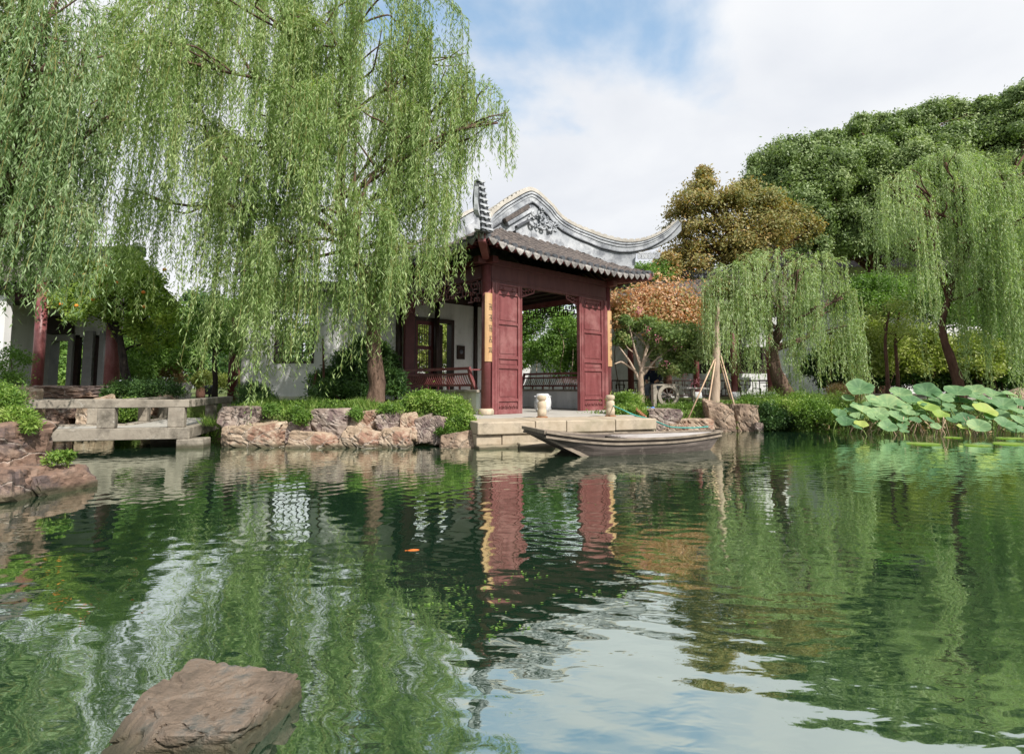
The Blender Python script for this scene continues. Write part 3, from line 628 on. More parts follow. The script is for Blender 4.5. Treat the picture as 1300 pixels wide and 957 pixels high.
    b.build('bargeboard', [TILE, RIDGE, RIDGEDK], root)
    b = MB(); R = random.Random(4)
    for i in range(75):                                  # carved clouds and leaves
        px = R.gauss(687, 9); py = 292 - abs(R.gauss(0, 11)) + (px - 687) * .22
        if py < 266: continue
        c = P2(px, py) + Vector((0, -R.uniform(.0, .12), 0)); r = R.uniform(.035, .085)
        a0 = R.uniform(0, 6.28); n = 7
        b.tube([c + Vector((math.cos(a0 + k * .8), 0, math.sin(a0 + k * .8))) * r * (1 - k * .1) + Vector((0, -.006 * k, 0)) for k in range(n)], [r * .42 * (1 - k * .08) for k in range(n)], 6)
    b.build('gable_relief', RIDGE, root)
    # square scrolls near the right-hand end of the ridge
    b = MB()
    def P3(px, py): return P(px, py, 14.74)
    for s in range(3):
        x0 = 811 + s * 9; y0 = 328.5; q = 7
        for a, c in (((0, 0), (0, -q)), ((0, -q), (q, -q)), ((q, -q), (q, -1.2)), ((q, -1.2), (2.4, -1.2)), ((2.4, -1.2), (2.4, -4.6)), ((2.4, -4.6), (4.6, -4.6))):
            b.bar(P3(x0 + a[0], y0 + a[1]), P3(x0 + c[0], y0 + c[1]), .035, .06)
    b.build('square_scroll', RIDGE, root)
    # back ridge: the same curl mirrored on the far gable
    mb = MB(); back = [Vector((p.x, PD - p.y, p.z)) for p in pts]
    old = pts[:]; pts[:] = back
    strip(mb, .25, 0, .085, 2); strip(mb, .16, .085, .12, 1); strip(mb, .24, .12, .4, 0)
    def low2(i, p):
        return min(roof_h(p.x, p.y) - .06 if (-OV - .05 < p.x < PW + OV - .25 and p.y < PD + OV - .1) else p.z - .3, p.z - .28)
    strip(mb, .14, .4, low2, 0); mb.build('curling_ridge', [RIDGE, RIDGEDK, COPING], root); pts[:] = old
    # ---- door panels
    def panel(x0, x1, nm):
        mb = MB(); y = -.03
        mb.b2(x0, x1, y - .02, y + .045, .0, 2.84)
        rails = [(0, .10), (.27, .33), (.98, 1.05), (1.19, 1.26), (1.94, 1.99), (2.6, 2.67), (2.80, 2.84)]
        s0, s1 = x0 + .17, x1 - .13
        for a, c in rails: mb.b2(s0, s1, y - .05, y - .02, a, c)
        mb.b2(x0, s0 - .0, y - .055, y - .02, 0, 2.84); mb.b2(s1, x1, y - .055, y - .02, 0, 2.84)
        mb.b2(x0 + .05, x0 + .075, y - .07, y - .055, 0, 2.84); mb.b2(x1 - .05, x1 - .03, y - .07, y - .055, 0, 2.84); mb.b2(s0 - .035, s0 - .015, y - .065, y - .055, 0, 2.84)
        o = mb.build(nm, RED, root, .004)
        ins = MB()
        for a, c in ((.33, .98), (1.05, 1.19), (1.26, 1.94), (1.99, 2.6), (2.67, 2.80)):
            ins.b2(s0 + .05, s1 - .05, y - .032, y - .02, a + .05 if c - a > .2 else a + .03, c - .05 if c - a > .2 else c - .03)
        for k in range(5):
            cx = s0 + .06 + k * (s1 - s0 - .12) / 4; ins.tube([(cx - .04, y - .055, .12), (cx - .02, y - .06, .18), (cx + .02, y - .06, .2), (cx + .04, y - .055, .14)], .012, 6)
        for k in (0, 1):
            cx = s0 + .14 + k * (s1 - s0 - .28); ins.tube([(cx - .05, y - .035, 2.70), (cx, y - .045, 2.73), (cx + .05, y - .035, 2.70)], .014, 6); ins.tube([(cx, y - .035, 2.69), (cx, y - .035, 2.78)], [.02, .004], 6)
        ins.build('carved_inset', RED, o)
    panel(.12, .99, 'door_panel'); panel(2.98, 3.98, 'door_panel')
    mb = MB(); mb.b2(PW - .2, PW - .09, -.1, .02, 0, 2.84); mb.build('door_post', RED, root, .006)
    mb = MB(); mb.b2(.085, .12, -.1, .02, 0, 2.84); mb.build('door_post', RED, root, .006)
    # ---- brackets at the top of the front opening
    for s, x0 in ((1, .99), (-1, 2.98)):
        mb = MB()
        for k in range(4):
            cx = x0 + s * (.07 + k * .10); cz = 2.80 - .02 * (3 - k)
            for q in range(2):
                c = Vector((cx, -.03, cz - q * .085)); 
                if q == 1 and k > 1: continue
                mb.tube([c + Vector((math.cos(a) * .035 * s, 0, math.sin(a) * .035)) for a in [i * .9 for i in range(6)]], .011, 5)
        mb.bar((x0, -.03, 2.62), (x0 + s * .16, -.03, 2.66), .016, .03); mb.bar((x0 + s * .16, -.03, 2.66), (x0 + s * .42, -.03, 2.75), .016, .03); mb.bar((x0 + s * .42, -.03, 2.75), (x0 + s * .44, -.03, 2.84), .016, .03)
        mb.build('fretwork_bracket', RED, root)
    # ---- hanging friezes
    mb = MB(); fretwork(mb, .15, PD - .15, 2.45, 2.92, 0, .15, .026, 'y', 3); mb.build('lattice_frieze', RED, root)
    mb = MB(); fretwork(mb, .15, PD - .15, 2.30, 2.92, PW, .155, .028, 'y', 5); mb.build('lattice_frieze', DKWOOD, root)
    # ---- side walls, seats, leaning rails
    for side, x in ((-1, 0.0), (1, PW)):
        mb = MB(); mb.b2(x - .09, x + .09, .22, PD - .12, 0 if side > 0 else -.25, .47); wl = mb.build('low_wall', PLAST_O if side < 0 else PLAST, root)
        mb = MB(); mb.b2(x - .09, x + .09, .10, .22, 0, .47); mb.build('low_wall', PLAST, root)
        mb = MB(); mb.b2(x - .17, x + .22 if side < 0 else x + .17, .1, PD - .1, .47, .525); mb.build('seat_slab', GSTONE if side < 0 else GSTONE, root, .006)
        R_ = thing_part('leaning_rail', root); o = side
        y0, y1 = .28, PD - .12
        def prof(z): q = (z - .56) / .42; return x + o * (.06 + .20 * q + .10 * math.sin(q * PI) * .4)
        mb = MB()
        mb.bar((prof(.98), y0 - .06, .98), (prof(.98), y1, .98), .05, .06); mb.bar((prof(.86), y0, .86), (prof(.86), y1, .86), .03, .045); mb.bar((prof(.62), y0, .62), (prof(.62), y1, .62), .04, .05)
        mb.bar((prof(.98), y0 - .06, .95), (x, .03, .95), .03, .03)
        for k in range(8): yy = y0 + .1 + k * (y1 - y0 - .2) / 7; mb.b2(prof(.6) - .02, prof(.6) + .02, yy - .015, yy + .015, .52, .6)
        mb.build('top_rail', RED, R_)
        mb = MB()
        n = 38
        for k in range(n):
            yy = y0 + .05 + k * (y1 - y0 - .1) / (n - 1); zz = [.62, .70, .78, .86]
            lean = .0
            mb.tube([(prof(z), yy, z) for z in zz], .013, 4, smooth=False)
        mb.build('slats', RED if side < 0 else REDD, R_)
        for yy in (y0, y1):
            mb = MB(); zz = [.53, .6, .7, .8, .9, 1.0]
            for a, c in zip(zz, zz[1:]): mb.bar((prof(a) - o * .03 * math.sin((a - .53) * 6), yy, a), (prof(c) - o * .03 * math.sin((c - .53) * 6), yy, c + .008), .05, .075)
            mb.build('rail_post', RED, R_, .006)
    # ---- back wall with doorway
    mb = MB(); y0, y1 = PD - .08, PD + .08
    mb.b2(0, .38, y0, y1, 0, 2.9); mb.b2(1.72, PW - .1, y0, y1, 0, 2.9); mb.b2(.38, 1.72, y0, y1, 2.42, 2.9); mb.build('back_wall', PLAST, root)
    mb = MB()
    for a, c in ((.38, .45), (1.62, 1.72), (1.02, 1.10)): mb.b2(a, c, y0 - .03, y1 + .03, 0, 2.42)
    mb.b2(.38, 1.72, y0 - .03, y1 + .03, 2.34, 2.44); mb.build('door_frame', DKWOOD, root)
    mb = MB(); mb.b2(.45, 1.02, y0 - .02, y0 + .03, 0, .95); mb.b2(.45, .53, y0 - .02, y0 + .03, .95, 2.34); mb.b2(.95, 1.02, y0 - .02, y0 + .03, .95, 2.34); mb.b2(.53, .95, y0 - .02, y0 + .03, 1.58, 1.68); mb.b2(.53, .95, y0 - .02, y0 + .03, 2.24, 2.34)
    lf = mb.build('lattice_door', REDD, root)
    mb = MB()
    for zz in (.97, 1.7):
        for k in range(1, 6):
            mb.b2(.53, .95, y0, y0 + .014, zz + k * .1, zz + k * .1 + .012) if k % 2 else None
            mb.b2(.53 + k * .07, .542 + k * .07, y0 + .001, y0 + .015, zz, zz + .58)
    mb.build('lattice', REDD, lf)
    mb = MB(); mb.b2(1.27, 1.42, y0 + .1, y0 + .14, 0, 2.3); mb.build('door_leaf', DKWOOD, root)
    # left pier of white wall joining the pavilion
    mb = MB(); mb.b2(-.62, -.02, PD - .02, PD + .14, -.2, 2.95); mb.b2(-.66, .0, PD - .06, PD + .18, 2.95, 3.02); mb.build('wall_pier', PLAST, root)
    mb = MB(); mb.b2(.02, .30, PD - .3, PD - .2, 0, 2.9); mb.build('dark_door_jamb', REDD, root)
    return root
def thing_part(name, parent):
    o = bpy.data.objects.new(name, None); COL.objects.link(o); o.parent = parent; return o
PAV = pavilion()

def couplet(x, y0, label, seed, nchar=5):
    """curved bamboo board hanging on a pavilion column, five brushed characters"""
    c = A0 + ux * x + vx * y0
    t = thing('calligraphy_board', label, 'hanging board', c, PA)
    mb = MB(); r = .128; vs = []; z0, z1 = 1.12, 2.58; n = 10; a0, a1 = -PI / 2 - .95, -PI / 2 + .95
    for k in range(n + 1):
        a = a0 + (a1 - a0) * k / n
        for rr in (r, r - .018):
            for z in (z0, z1): vs.append((math.cos(a) * rr, math.sin(a) * rr, z))
    f = []
    for k in range(n):
        b = 4 * k; c2 = b + 4
        f += [(b, c2, c2 + 1, b + 1), (b + 2, b + 3, c2 + 3, c2 + 2), (b + 1, c2 + 1, c2 + 3, b + 3), (b, b + 2, c2 + 2, c2)]
    f += [(0, 1, 3, 2), (4 * n, 4 * n + 2, 4 * n + 3, 4 * n + 1)]
    mb.add(vs, f); mb.build('board', BAMB, t)
    R = random.Random(seed)
    for k in range(nchar):
        ink = MB()
        zc = z1 - .30 - k * (z1 - z0 - .4) / (nchar - .4)
        def pt(u_, v_): a = -PI / 2 + .12 + u_ / r; return (math.cos(a) * (r + .003), math.sin(a) * (r + .003), zc + v_)
        s = .055
        for j in range(3): v_ = -s + j * s + R.uniform(-.01, .01); ink.tube([pt(-s * R.uniform(.5, 1), v_), pt(0, v_ + .006), pt(s * R.uniform(.5, 1), v_ + R.uniform(-.008, .012))], [.006, .004, .006], 5)
        for j in range(2): u_ = R.uniform(-s * .5, s * .5); ink.tube([pt(u_, s), pt(u_ + R.uniform(-.008, .008), 0), pt(u_ + R.uniform(-.02, .02), -s * R.uniform(.6, 1.1))], [.007, .005, .002], 5)
        ink.tube([pt(-s * .2, 0), pt(-s * .9, -s)], [.006, .001], 5); ink.tube([pt(s * .1, -.01), pt(s * .95, -s)], [.003, .007], 5)
        ink.build('character', INK, t)
couplet(0, 0, 'ochre bamboo board with brushed black characters on the column beside the mooring step corner', 11)
couplet(PW, 0, 'ochre bamboo board with brushed black characters on the column nearest the crape myrtle', 23)
# framed picture on the back wall
t = thing('framed_picture', 'small dark framed picture hanging on the white wall inside the pavilion', 'picture', A0 + ux * 1.95 + vx * (PD - .1) + Vector((0, 0, 1.55)), PA)
mb = MB(); mb.b2(-.13, .13, -.03, 0, -.19, .19); mb.build('frame', DKWOOD, t)
mb = MB(); mb.lathe([(.06, 0), (.062, .01), (.01, .012)], (0, 0, 0), 12); o = mb.build('roundel', GREYC, t); o.rotation_euler = (PI / 2, 0, 0); o.location = (0, -.03, .02)

# ------------------------------------------------------------------ stone terrace at the water
def terrace():
    t = thing('stone_landing', 'pale stone landing of two courses stepping down to the water before the pavilion', 'landing', (0, 10, 0))
    F0, F1 = Vector((-.57, 9.38)), Vector((2.66, 10.5)); BR = Vector((3.0, 12.3)); 
    p = lambda q, s=0: q - Vector((0, 10))
    dirf = (F1 - F0).normalized(); nf = Vector((dirf.y, -dirf.x))
    back = [Vector((4.0, 14.2)), Vector((3.8, 16.3)), Vector((.1, 18.4)), Vector((-3.6, 15.2)), Vector((-.95, 11.9))]
    # top slabs
    n = 4; cuts = [0, .30, .47, .75, 1]
    for i in range(n):
        a = F0.lerp(F1, cuts[i] + .0012); b = F0.lerp(F1, cuts[i + 1] - .0012); h = U(.9, 1.0); mb = MB()
        k = 1.15
        mb.prism([p(a), p(b), p(b - nf * k), p(a - nf * k)], .225 + .012 * (i % 2), PZ + .004 * (i % 2))
        mb.build('slab', STONE, t, .018)
    mb = MB(); a = F0 - nf * 1.16; b = F1 - nf * 1.16; mb.prism([p(a), p(b), p(F1 + Vector((.02, 0))), p(BR), *[p(q) for q in back]] if False else [p(a), p(b), p(BR + Vector((-.05, .2))), *[p(q) for q in back]], -.3, PZ - .003); mb.build('paving', PAVE, t)
    # lower courses
    c2 = [0, .13, .36, .62, .83, 1]
    for i in range(5):
        a = F0.lerp(F1, c2[i] + .001) + nf * (.02 if i % 2 else .0); b = F0.lerp(F1, c2[i + 1] - .001) + nf * (.02 if i % 2 else 0); mb = MB()
        mb.prism([p(a - nf * .06), p(b - nf * .06), p(b - nf * .8), p(a - nf * .8)], .02, .222); mb.build('course_stone', STONE, t, .012)
    for i in range(3):
        a = F0.lerp(F1, i / 3 + .001) + nf * .10; b = F0.lerp(F1, (i + 1) / 3 - .001) + nf * .10; mb = MB()
        mb.prism([p(a), p(b), p(b - nf * .9), p(a - nf * .9)], -.6, .05 + .0 * i); mb.build('foundation_stone', STONE, t, .02)
    mb = MB(); a = F0.lerp(F1, .20); mb.prism([p(a + nf * .16), p(a + nf * .30 + dirf * .5), p(a + dirf * .9), p(a)], -.6, .09); mb.build('foundation_stone', STONE, t, .02)
    return t
terrace()
def bollard(px, py, label):
    g = G(px, py, PZ); t = thing('stone_bollard', label, 'bollard', g, 0, 'mooring bollards on the landing'); t.scale = (1, 1, 1.17)
    mb = MB(); mb.lathe([(.085, 0), (.088, .12), (.075, .14), (.083, .16), (.083, .25), (.062, .265), (.062, .28), (.088, .295), (.09, .34), (.07, .36), (.005, .365)], n=18); mb.build('post', STONE, t)
    mb = MB(); mb.lathe([(.11, 0), (.115, .012), (.09, .02), (.02, .02)], n=18); mb.build('footing', RUST, t)
    return g
B1 = bollard(688, 530, 'short round stone mooring post standing in front of the open doorway')
B2 = bollard(775, 528.5, 'short round stone mooring post at the foot of the door panel farther along the landing')
g = G(689, 522.5, PZ); t = thing('drum_stool', 'grey white carved drum stone behind the mooring post in the doorway', 'drum stool', g)
mb = MB(); mb.lathe([(.14, 0), (.17, .04), (.20, .14), (.205, .22), (.19, .33), (.15, .41), (.12, .43), (.01, .43)], n=20); mb.build('body', GLAZE, t)
mb = MB()
for z in (.07, .36):
    for k in range(16): a = k / 16 * 2 * PI; mb.lathe([(.004, -.015), (.014, 0), (.004, .015)], (math.cos(a) * .192, math.sin(a) * .192, z), 6)
mb.build('studs', GLAZE, t)

# ------------------------------------------------------------------ boat
def boat():
    S = Vector((.26, 9.0, 0)); E = Vector((3.62, 10.1, 0))            # stern left, bow right
    Sa = Vector((.33, 8.62, 0)); Ea = Vector((3.44, 9.58, 0))
    ax = (Ea - Sa); ax.z = 0; L = ax.length; ang = math.atan2(ax.y, ax.x)
    t = thing('wooden_boat', 'old weathered flat wooden boat with bleached deck boards moored at the landing', 'boat', (Sa.x, Sa.y, 0), ang)
    n = 26; bw = .52
    def half(u):                      # half width at gunwale
        return bw * (.96 + .16 * u if u < .25 else 1.0 if u < .5 else max(.16, 1 - ((u - .5) / .5) ** 2.0 * .84))
    def top(u): return .225 + .135 * max(0, 1 - u / .38) ** 1.6 + .045 * max(0, (u - .6) / .4) ** 1.5
    def bot(u):
        if u < .24: return .30 - .38 * (u / .24) ** .95
        if u > .86: return -.08 + .30 * ((u - .86) / .14) ** 1.3
        return -.08
    hull = MB(); rings = []
    for i in range(n + 1):
        u = i / n; x = u * L; w_ = half(u); zt = top(u); zb = min(bot(u), zt - .05)
        rings.append([(x, w_, zt), (x, w_ * .98, (zt + zb) / 2 + .02), (x, w_ * .82, zb), (x, -w_ * .82, zb), (x, -w_ * .98, (zt + zb) / 2 + .02), (x, -w_, zt)])
    vs = [v for r in rings for v in r]; m = 6
    hull.add(vs, [(i * m + j, (i + 1) * m + j, (i + 1) * m + j + 1, i * m + j + 1) for i in range(n) for j in range(m - 1)] + [(5, 4, 3, 2, 1, 0), tuple(n * m + j for j in range(6))])
    h = hull.build('hull', BOATW, t); sm = h.modifiers.new('s', 'SOLIDIFY'); sm.thickness = .03; sm.offset = -1
    for s in (1, -1):
        g_ = MB()
        for i in range(n):
            a = rings[i][0 if s > 0 else 5]; b = rings[i + 1][0 if s > 0 else 5]
            g_.bar((a[0], a[1] + s * .012, a[2] + .012), (b[0] + .004, b[1] + s * .012, b[2] + .012), .06, .028)
            if s < 0 or True:
                g_.bar((a[0], a[1] * 1.0 + s * .012, a[2] - .055), (b[0] + .004, b[1] + s * .012, b[2] - .055), .02, .03)
        g_.build('gunwale', BOATE, t)
    # planking seams
    # deck boards: bleached cover over the far two thirds and stern deck
    d = MB(); k = 9
    for q in range(k):
        f0 = -.92 + 1.84 * q / k + .012; f1 = -.92 + 1.84 * (q + 1) / k - .012
        for i in range(12, n):
            u0, u1 = i / n, (i + 1) / n
            d.add([(u0 * L, half(u0) * f0, top(u0) - .012), (u1 * L, half(u1) * f0, top(u1) - .012), (u1 * L, half(u1) * f1, top(u1) - .006), (u0 * L, half(u0) * f1, top(u0) - .006)], [(0, 1, 2, 3)])
    o = d.build('deck_boards', BOATG, t); sm = o.modifiers.new('s', 'SOLIDIFY'); sm.thickness = .02
    d = MB()
    for i in range(0, 5):
        u0, u1 = i / n, (i + 1) / n - .004
        d.add([(u0 * L, -half(u0) * .97, top(u0) - .01), (u1 * L, -half(u1) * .97, top(u1) - .01), (u1 * L, half(u1) * .97, top(u1) - .01), (u0 * L, half(u0) * .97, top(u0) - .01)], [(0, 1, 2, 3)])
    o = d.build('stern_deck', BOATW, t); sm = o.modifiers.new('s', 'SOLIDIFY'); sm.thickness = .025
    d = MB()
    for u in (.30, .46): x = u * L; w_ = half(u); d.b2(x - .07, x + .07, -w_ * .95, w_ * .95, top(u) - .05, top(u) - .02)
    for u in (.38,): x = u * L; d.b2(x - .3, x + .3, -half(u) * .85, half(u) * .85, -.05, -.02)
    d.build('thwart', BOATW, t)
    d = MB(); d.bar((0.0, -half(0) - .02, .37), (0, half(0) + .02, .37), .05, .05); d.bar((.02, -half(.0) * .83, .30), (.235 * L, -half(.24) * .84, -.06), .03, .05)
    d.build('end_beam', BOATE, t); d = MB(); d.bar((L, -.08, .27), (L, .08, .27), .05, .05); d.build('end_beam', BOATE, t)
    return t, ang, Sa, ax
BO, bang, BSa, bax = boat()
p0 = B2 + Vector((.03, 0, .22)); p3 = BSa + bax * .86 + Vector((0, 0, .25)); p2 = BSa + bax * .62 + Vector((0, .25, .27))
c1 = D(832, 531, 10.55); 
mb = MB(); pts_ = smooth_path([p0, D(790, 520, 10.9), D(806, 527, 10.8), D(822, 531, 10.7), D(838, 537, 10.5), D(852, 542, 10.3), D(880, 543, 10.35), D(899, 541.5, 10.4)], 6); mb.tube(pts_, .012, 6)
tag(mb.build('mooring_rope', ROPE, org=p0), 'thin green rope running from the mooring post down to the boat', 'rope')
mb = MB(); cpts = smooth_path([D(806, 518, 12.3), D(812, 524, 11.9), D(819, 530, 11.5)], 7)
for i in range(len(cpts) - 1):
    a, b = cpts[i], cpts[i + 1]; mb.tube([a, (a + b) / 2 + Vector((.02 if i % 2 else -.02, 0, .015)), b], .025, 6)
tag(mb.build('rusty_chain', RUST, org=cpts[0]), 'thick rusty chain lying in the greenery beside the landing', 'chain')

# ------------------------------------------------------------------ low stone bridge
def bridge():
    t = thing('stone_bridge', 'low angled grey stone footbridge with plain beam railings over the water', 'footbridge', (-6, 10, 0))
    o = Vector((-6, 10, 0))
    C0 = G(20, 562, .15); C0 = Vector((-7.9, 9.05, 0)); C1 = Vector((-5.5, 9.62, 0)); C2 = Vector((-6.55, 13.2, 0))
    C0 = Vector((-9.6, 8.55, 0)); wd = 1.25
    def seg(a, b, inner):
        d = (b - a).normalized(); nrm = Vector((-d.y, d.x, 0)) * inner
        L = (b - a).length
        for side, off in ((0, 0), (1, wd)):
            p = a + nrm * off; q = b + nrm * off
            yield p, q, d, nrm
    d1 = (C1 - C0).normalized(); n1 = Vector((-d1.y, d1.x, 0)); d2 = (C2 - C1).normalized(); n2 = Vector((-d2.y, d2.x, 0))
    # corner of the inner rail
    def isect(p, d, q, e):
        k = ((q.x - p.x) * e.y - (q.y - p.y) * e.x) / (d.x * e.y - d.y * e.x); return p + d * k
    I = isect(C0 + n1 * wd, d1, C1 + n2 * wd, d2)
    def rail(a, b, nm, top=.80, back=False):
        mb = MB(); mb.bar((a - o) + Vector((0, 0, top - .065)), (b - o) + Vector((0, 0, top - .065)), .17, .13); mb.build(nm, GSTONE, t, .012)
    rail(C0, C1 + d1 * .07, 'handrail'); rail(C1 + d2 * .02 + Vector((0, .09, 0)), C2, 'handrail', .803)
    rail(C0 + n1 * wd, I, 'handrail', .795); rail(I, C2 + n2 * wd, 'handrail', .798)
    def deck(a, b, ia, ib, z0, z1):
        mb = MB(); mb.prism([(q - o)[:2] for q in (a, b, ib, ia)], z0, z1); mb.build('deck_slab', PAVE, t, .01)
    deck(C0 + n1 * .1, C1 + n1 * .1 - d1 * .12, C0 + n1 * wd, I, .20, .315); deck(C1 + n2 * .1 + d2 * .1, C2 + n2 * .1, I, C2 + n2 * wd, .20, .318)
    for a, b in ((C0, C1 + d1 * .1), (C1 + d2 * .12, C2), (C0 + n1 * wd, I), (I, C2 + n2 * wd)):
        mb = MB(); mb.bar((a - o) + Vector((0, 0, .245)), (b - o) + Vector((0, 0, .245)), .20, .19); mb.build('edge_beam', GSTONE, t, .012)
    L1 = (C1 - C0).length
    ps = [C0 + d1 * (L1 - .12), C0 + d1 * (L1 - 1.0 * 1.02 - .12), C0 + d1 * (L1 - 2.9), C2 - d2 * .25, C1 + d2 * 1.9, I - d1 * .5, I + d2 * .9, I + d2 * 2.2]
    for k, p in enumerate(ps):
        d = d1 if k in (0, 1, 2, 5) else d2
        mb = MB(); c = p - o; mb.box((c.x, c.y, .505), (.25, .16, .33), math.atan2(d.y, d.x)); mb.build('post', GSTONE, t, .015)
    for p in (C1 + n1 * .05 + Vector((.12, .05, 0)), C1 - d1 * .45 + n1 * .7, C2 + n2 * .3 - d2 * .3, C0 + d1 * .3 + n1 * .3):
        mb = MB(); c = p - o; mb.box((c.x, c.y, -.22), (.42, .40, .74), .2); mb.build('pier', GSTONE, t, .02)
    return t
bridge()

# ------------------------------------------------------------------ rocks
def rock_mesh(name, sx, sy, sz, mat, seed, cuts=11, rough=.05, res=15, flat=0):
    R = random.Random(seed)
    pl = []
    for d in ((1, 0, 0), (-1, 0, 0), (0, 1, 0), (0, -1, 0), (0, 0, 1), (0, 0, -1)):
        v = Vector(d) + Vector((R.uniform(-.22, .22), R.uniform(-.22, .22), R.uniform(-.12, .12)))
        if d[2] == 1 and flat: v = Vector((R.uniform(-.06, .06), R.uniform(-.06, .06), 1))
        pl.append((v.normalized(), R.uniform(.88, 1.0)))
    for _ in range(cuts):
        v = Vector((R.gauss(0, 1), R.gauss(0, 1), R.gauss(0, .8))).normalized(); pl.append((v, R.uniform(1.02, 1.28)))
    bm = bmesh.new(); bmesh.ops.create_cube(bm, size=2)
    bmesh.ops.subdivide_edges(bm, edges=bm.edges[:], cuts=res, use_grid_fill=True)
    so_ = Vector((R.uniform(0, 50), R.uniform(0, 50), R.uniform(0, 50)))
    for v in bm.verts:
        d = v.co.normalized(); r = 9
        for nrm, dist in pl:
            k = d.dot(nrm)
            if k > 1e-3: r = min(r, dist / k)
        p = d * r
        n1 = mnoise.fractal(p * 1.6 + so_, 1, 2, 4)
        n2 = abs(mnoise.noise(p * 2.6 + so_ * 2))
        p = p * (1 + rough * n1 - .09 * max(0, .12 - n2) / .12)
        v.co = Vector((p.x * sx / 2, p.y * sy / 2, p.z * sz / 2))
    me = bpy.data.meshes.new(name); bm.to_mesh(me); bm.free(); me.update()
    return link_mesh(name, me, mat)
NR = [0]
def rock(px0, py0, px1, py1, Y, label, mat, dy=None, under=.12, flat=0, rz=None, name='shore_rock', cat='rock', rough=.05, cuts=11, group=None):
    """rock whose visible face fills the pixel box at depth Y; extends UNDER metres lower"""
    NR[0] += 1
    a = D(px0, py0, Y); b = D(px1, py1, Y); wdt = (b.x - a.x) * 1.0; h = (a.z - b.z); dy = dy or max(.35, min(wdt * .8, 1.1))
    h2 = h * 1.04 + under; cz = a.z - h2 / 2
    o = rock_mesh(name, wdt, dy, h2, mat, NR[0] * 13 + 5, flat=flat, rough=rough, cuts=cuts)
    o.location = ((a.x + b.x) / 2 * (Y + dy * .4) / Y, Y + dy * .45, cz + (h2 * .0)); o.rotation_euler = (0, 0, rz if rz is not None else U(-.12, .12))
    tag(o, label, cat, group); return o
T_, S_, U_ = ROCKS
rock(282, 516, 340, 543, 9.9, 'flat-topped pinkish slab rock touching the bridge end, upper of two', S_, flat=1, under=.05)
rock(281, 537, 367, 564, 9.6, 'long cracked tan rock at the waterline beside the bridge end', T_, dy=.6, under=.25)
rock(362, 533, 403, 561, 9.75, 'small reddish rock wedged between the long tan rock and the tall block', S_, dy=.5, under=.2)
rock(364, 549, 438, 566, 9.5, 'low wide wet rock at the waterline under the tall blocky rock', T_, dy=.6, under=.3)
rock(395, 517, 452, 551, 9.7, 'tall blocky rock with a dark streak, biggest of the bank rocks', S_, flat=1, dy=.6, under=.05)
rock(447, 522, 483, 550, 9.8, 'tan boulder directly before the willow trunk base', T_, dy=.6, under=.08)
rock(436, 544, 486, 565, 9.5, 'low cream rock at the waterline under the willow trunk', T_, dy=.6, under=.3)
rock(480, 543, 527, 564, 9.52, 'low cracked tan rock at the waterline next to the plant clump', T_, dy=.6, under=.3)
rock(480, 523, 509, 546, 9.75, 'round grey pink boulder on top of the waterline rocks', S_, dy=.45, under=.05, cuts=22)
rock(507, 525, 531, 554, 9.75, 'upright tan block rock between the round boulder and the trailing plants', T_, dy=.45, under=.05)
rock(527, 527, 550, 555, 9.78, 'narrow upright cream rock half hidden by trailing plants', S_, dy=.4, under=.06)
rock(545, 529, 568, 556, 9.8, 'grey tan rock under the trailing green plants', S_, dy=.4, under=.06)
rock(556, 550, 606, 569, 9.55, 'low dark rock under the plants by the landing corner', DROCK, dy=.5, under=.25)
rock(334, 528, 400, 545, 10.4, 'low tan rock behind the waterline rocks half sunk in grass', T_, dy=.6, under=.2)
# behind the bridge
rock(40, 489, 133, 506, 11.6, 'broad flat red brown slab rock capping the pile behind the bridge', U_, flat=1, dy=1.0, under=.0)
rock(36, 514, 70, 532, 11.4, 'rusty block rock under the broad slab, near its outer end', U_, dy=.7, under=.05)
rock(66, 514, 109, 530, 11.4, 'orange brown block rock in the middle of the pile behind the bridge', U_, dy=.7, under=.02)
rock(50, 527, 90, 545, 11.2, 'low dark brown rock at the foot of the pile behind the bridge', U_, dy=.7, under=.3)
rock(108, 505, 138, 540, 11.3, 'upright tan rock at the end of the pile behind the bridge', T_, dy=.7, under=.3)
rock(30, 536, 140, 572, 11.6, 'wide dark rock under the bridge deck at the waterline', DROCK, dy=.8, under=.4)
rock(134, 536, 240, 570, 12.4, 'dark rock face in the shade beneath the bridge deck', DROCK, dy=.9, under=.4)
rock(184, 505, 224, 534, 12.6, 'tan blocky rock seen through the bridge rail near the garden lawn', T_, dy=.7, under=.3)
rock(236, 512, 286, 545, 14.2, 'reddish layered rock beyond the far end of the bridge', S_, dy=.8, under=.3)
rock(8, 490, 44, 506, 9.9, 'flat tan rock behind the fern covered boulder', T_, dy=.6, under=.6)
# left near rocks
rock(-70, 537, 38, 612, 5.15, 'big square red brown boulder with white veins at the pond edge under green ferns', U_, dy=.9, under=.05, cuts=14, rz=-.12)
rock(-58, 597, 46, 648, 5.0, 'wide mossy rough rock at the waterline under the big square boulder', U_, dy=.8, under=.25, rz=.08)
rock(52, 597, 90, 634, 5.35, 'smaller smooth brown rock in the water beside the mossy rock', U_, dy=.6, under=.25, rz=-.2)
# near rock at the bottom
g = G(285, 878, .0)
o = rock_mesh('shore_rock', .44, .38, .24, FROCK, 91, cuts=12, rough=.025, res=40, flat=1); o.location = (-.90, 1.78, -.015); o.rotation_euler = (.04, .03, .05)
tag(o, 'wet brown flat rock breaking the surface at the very front of the pond', 'rock')
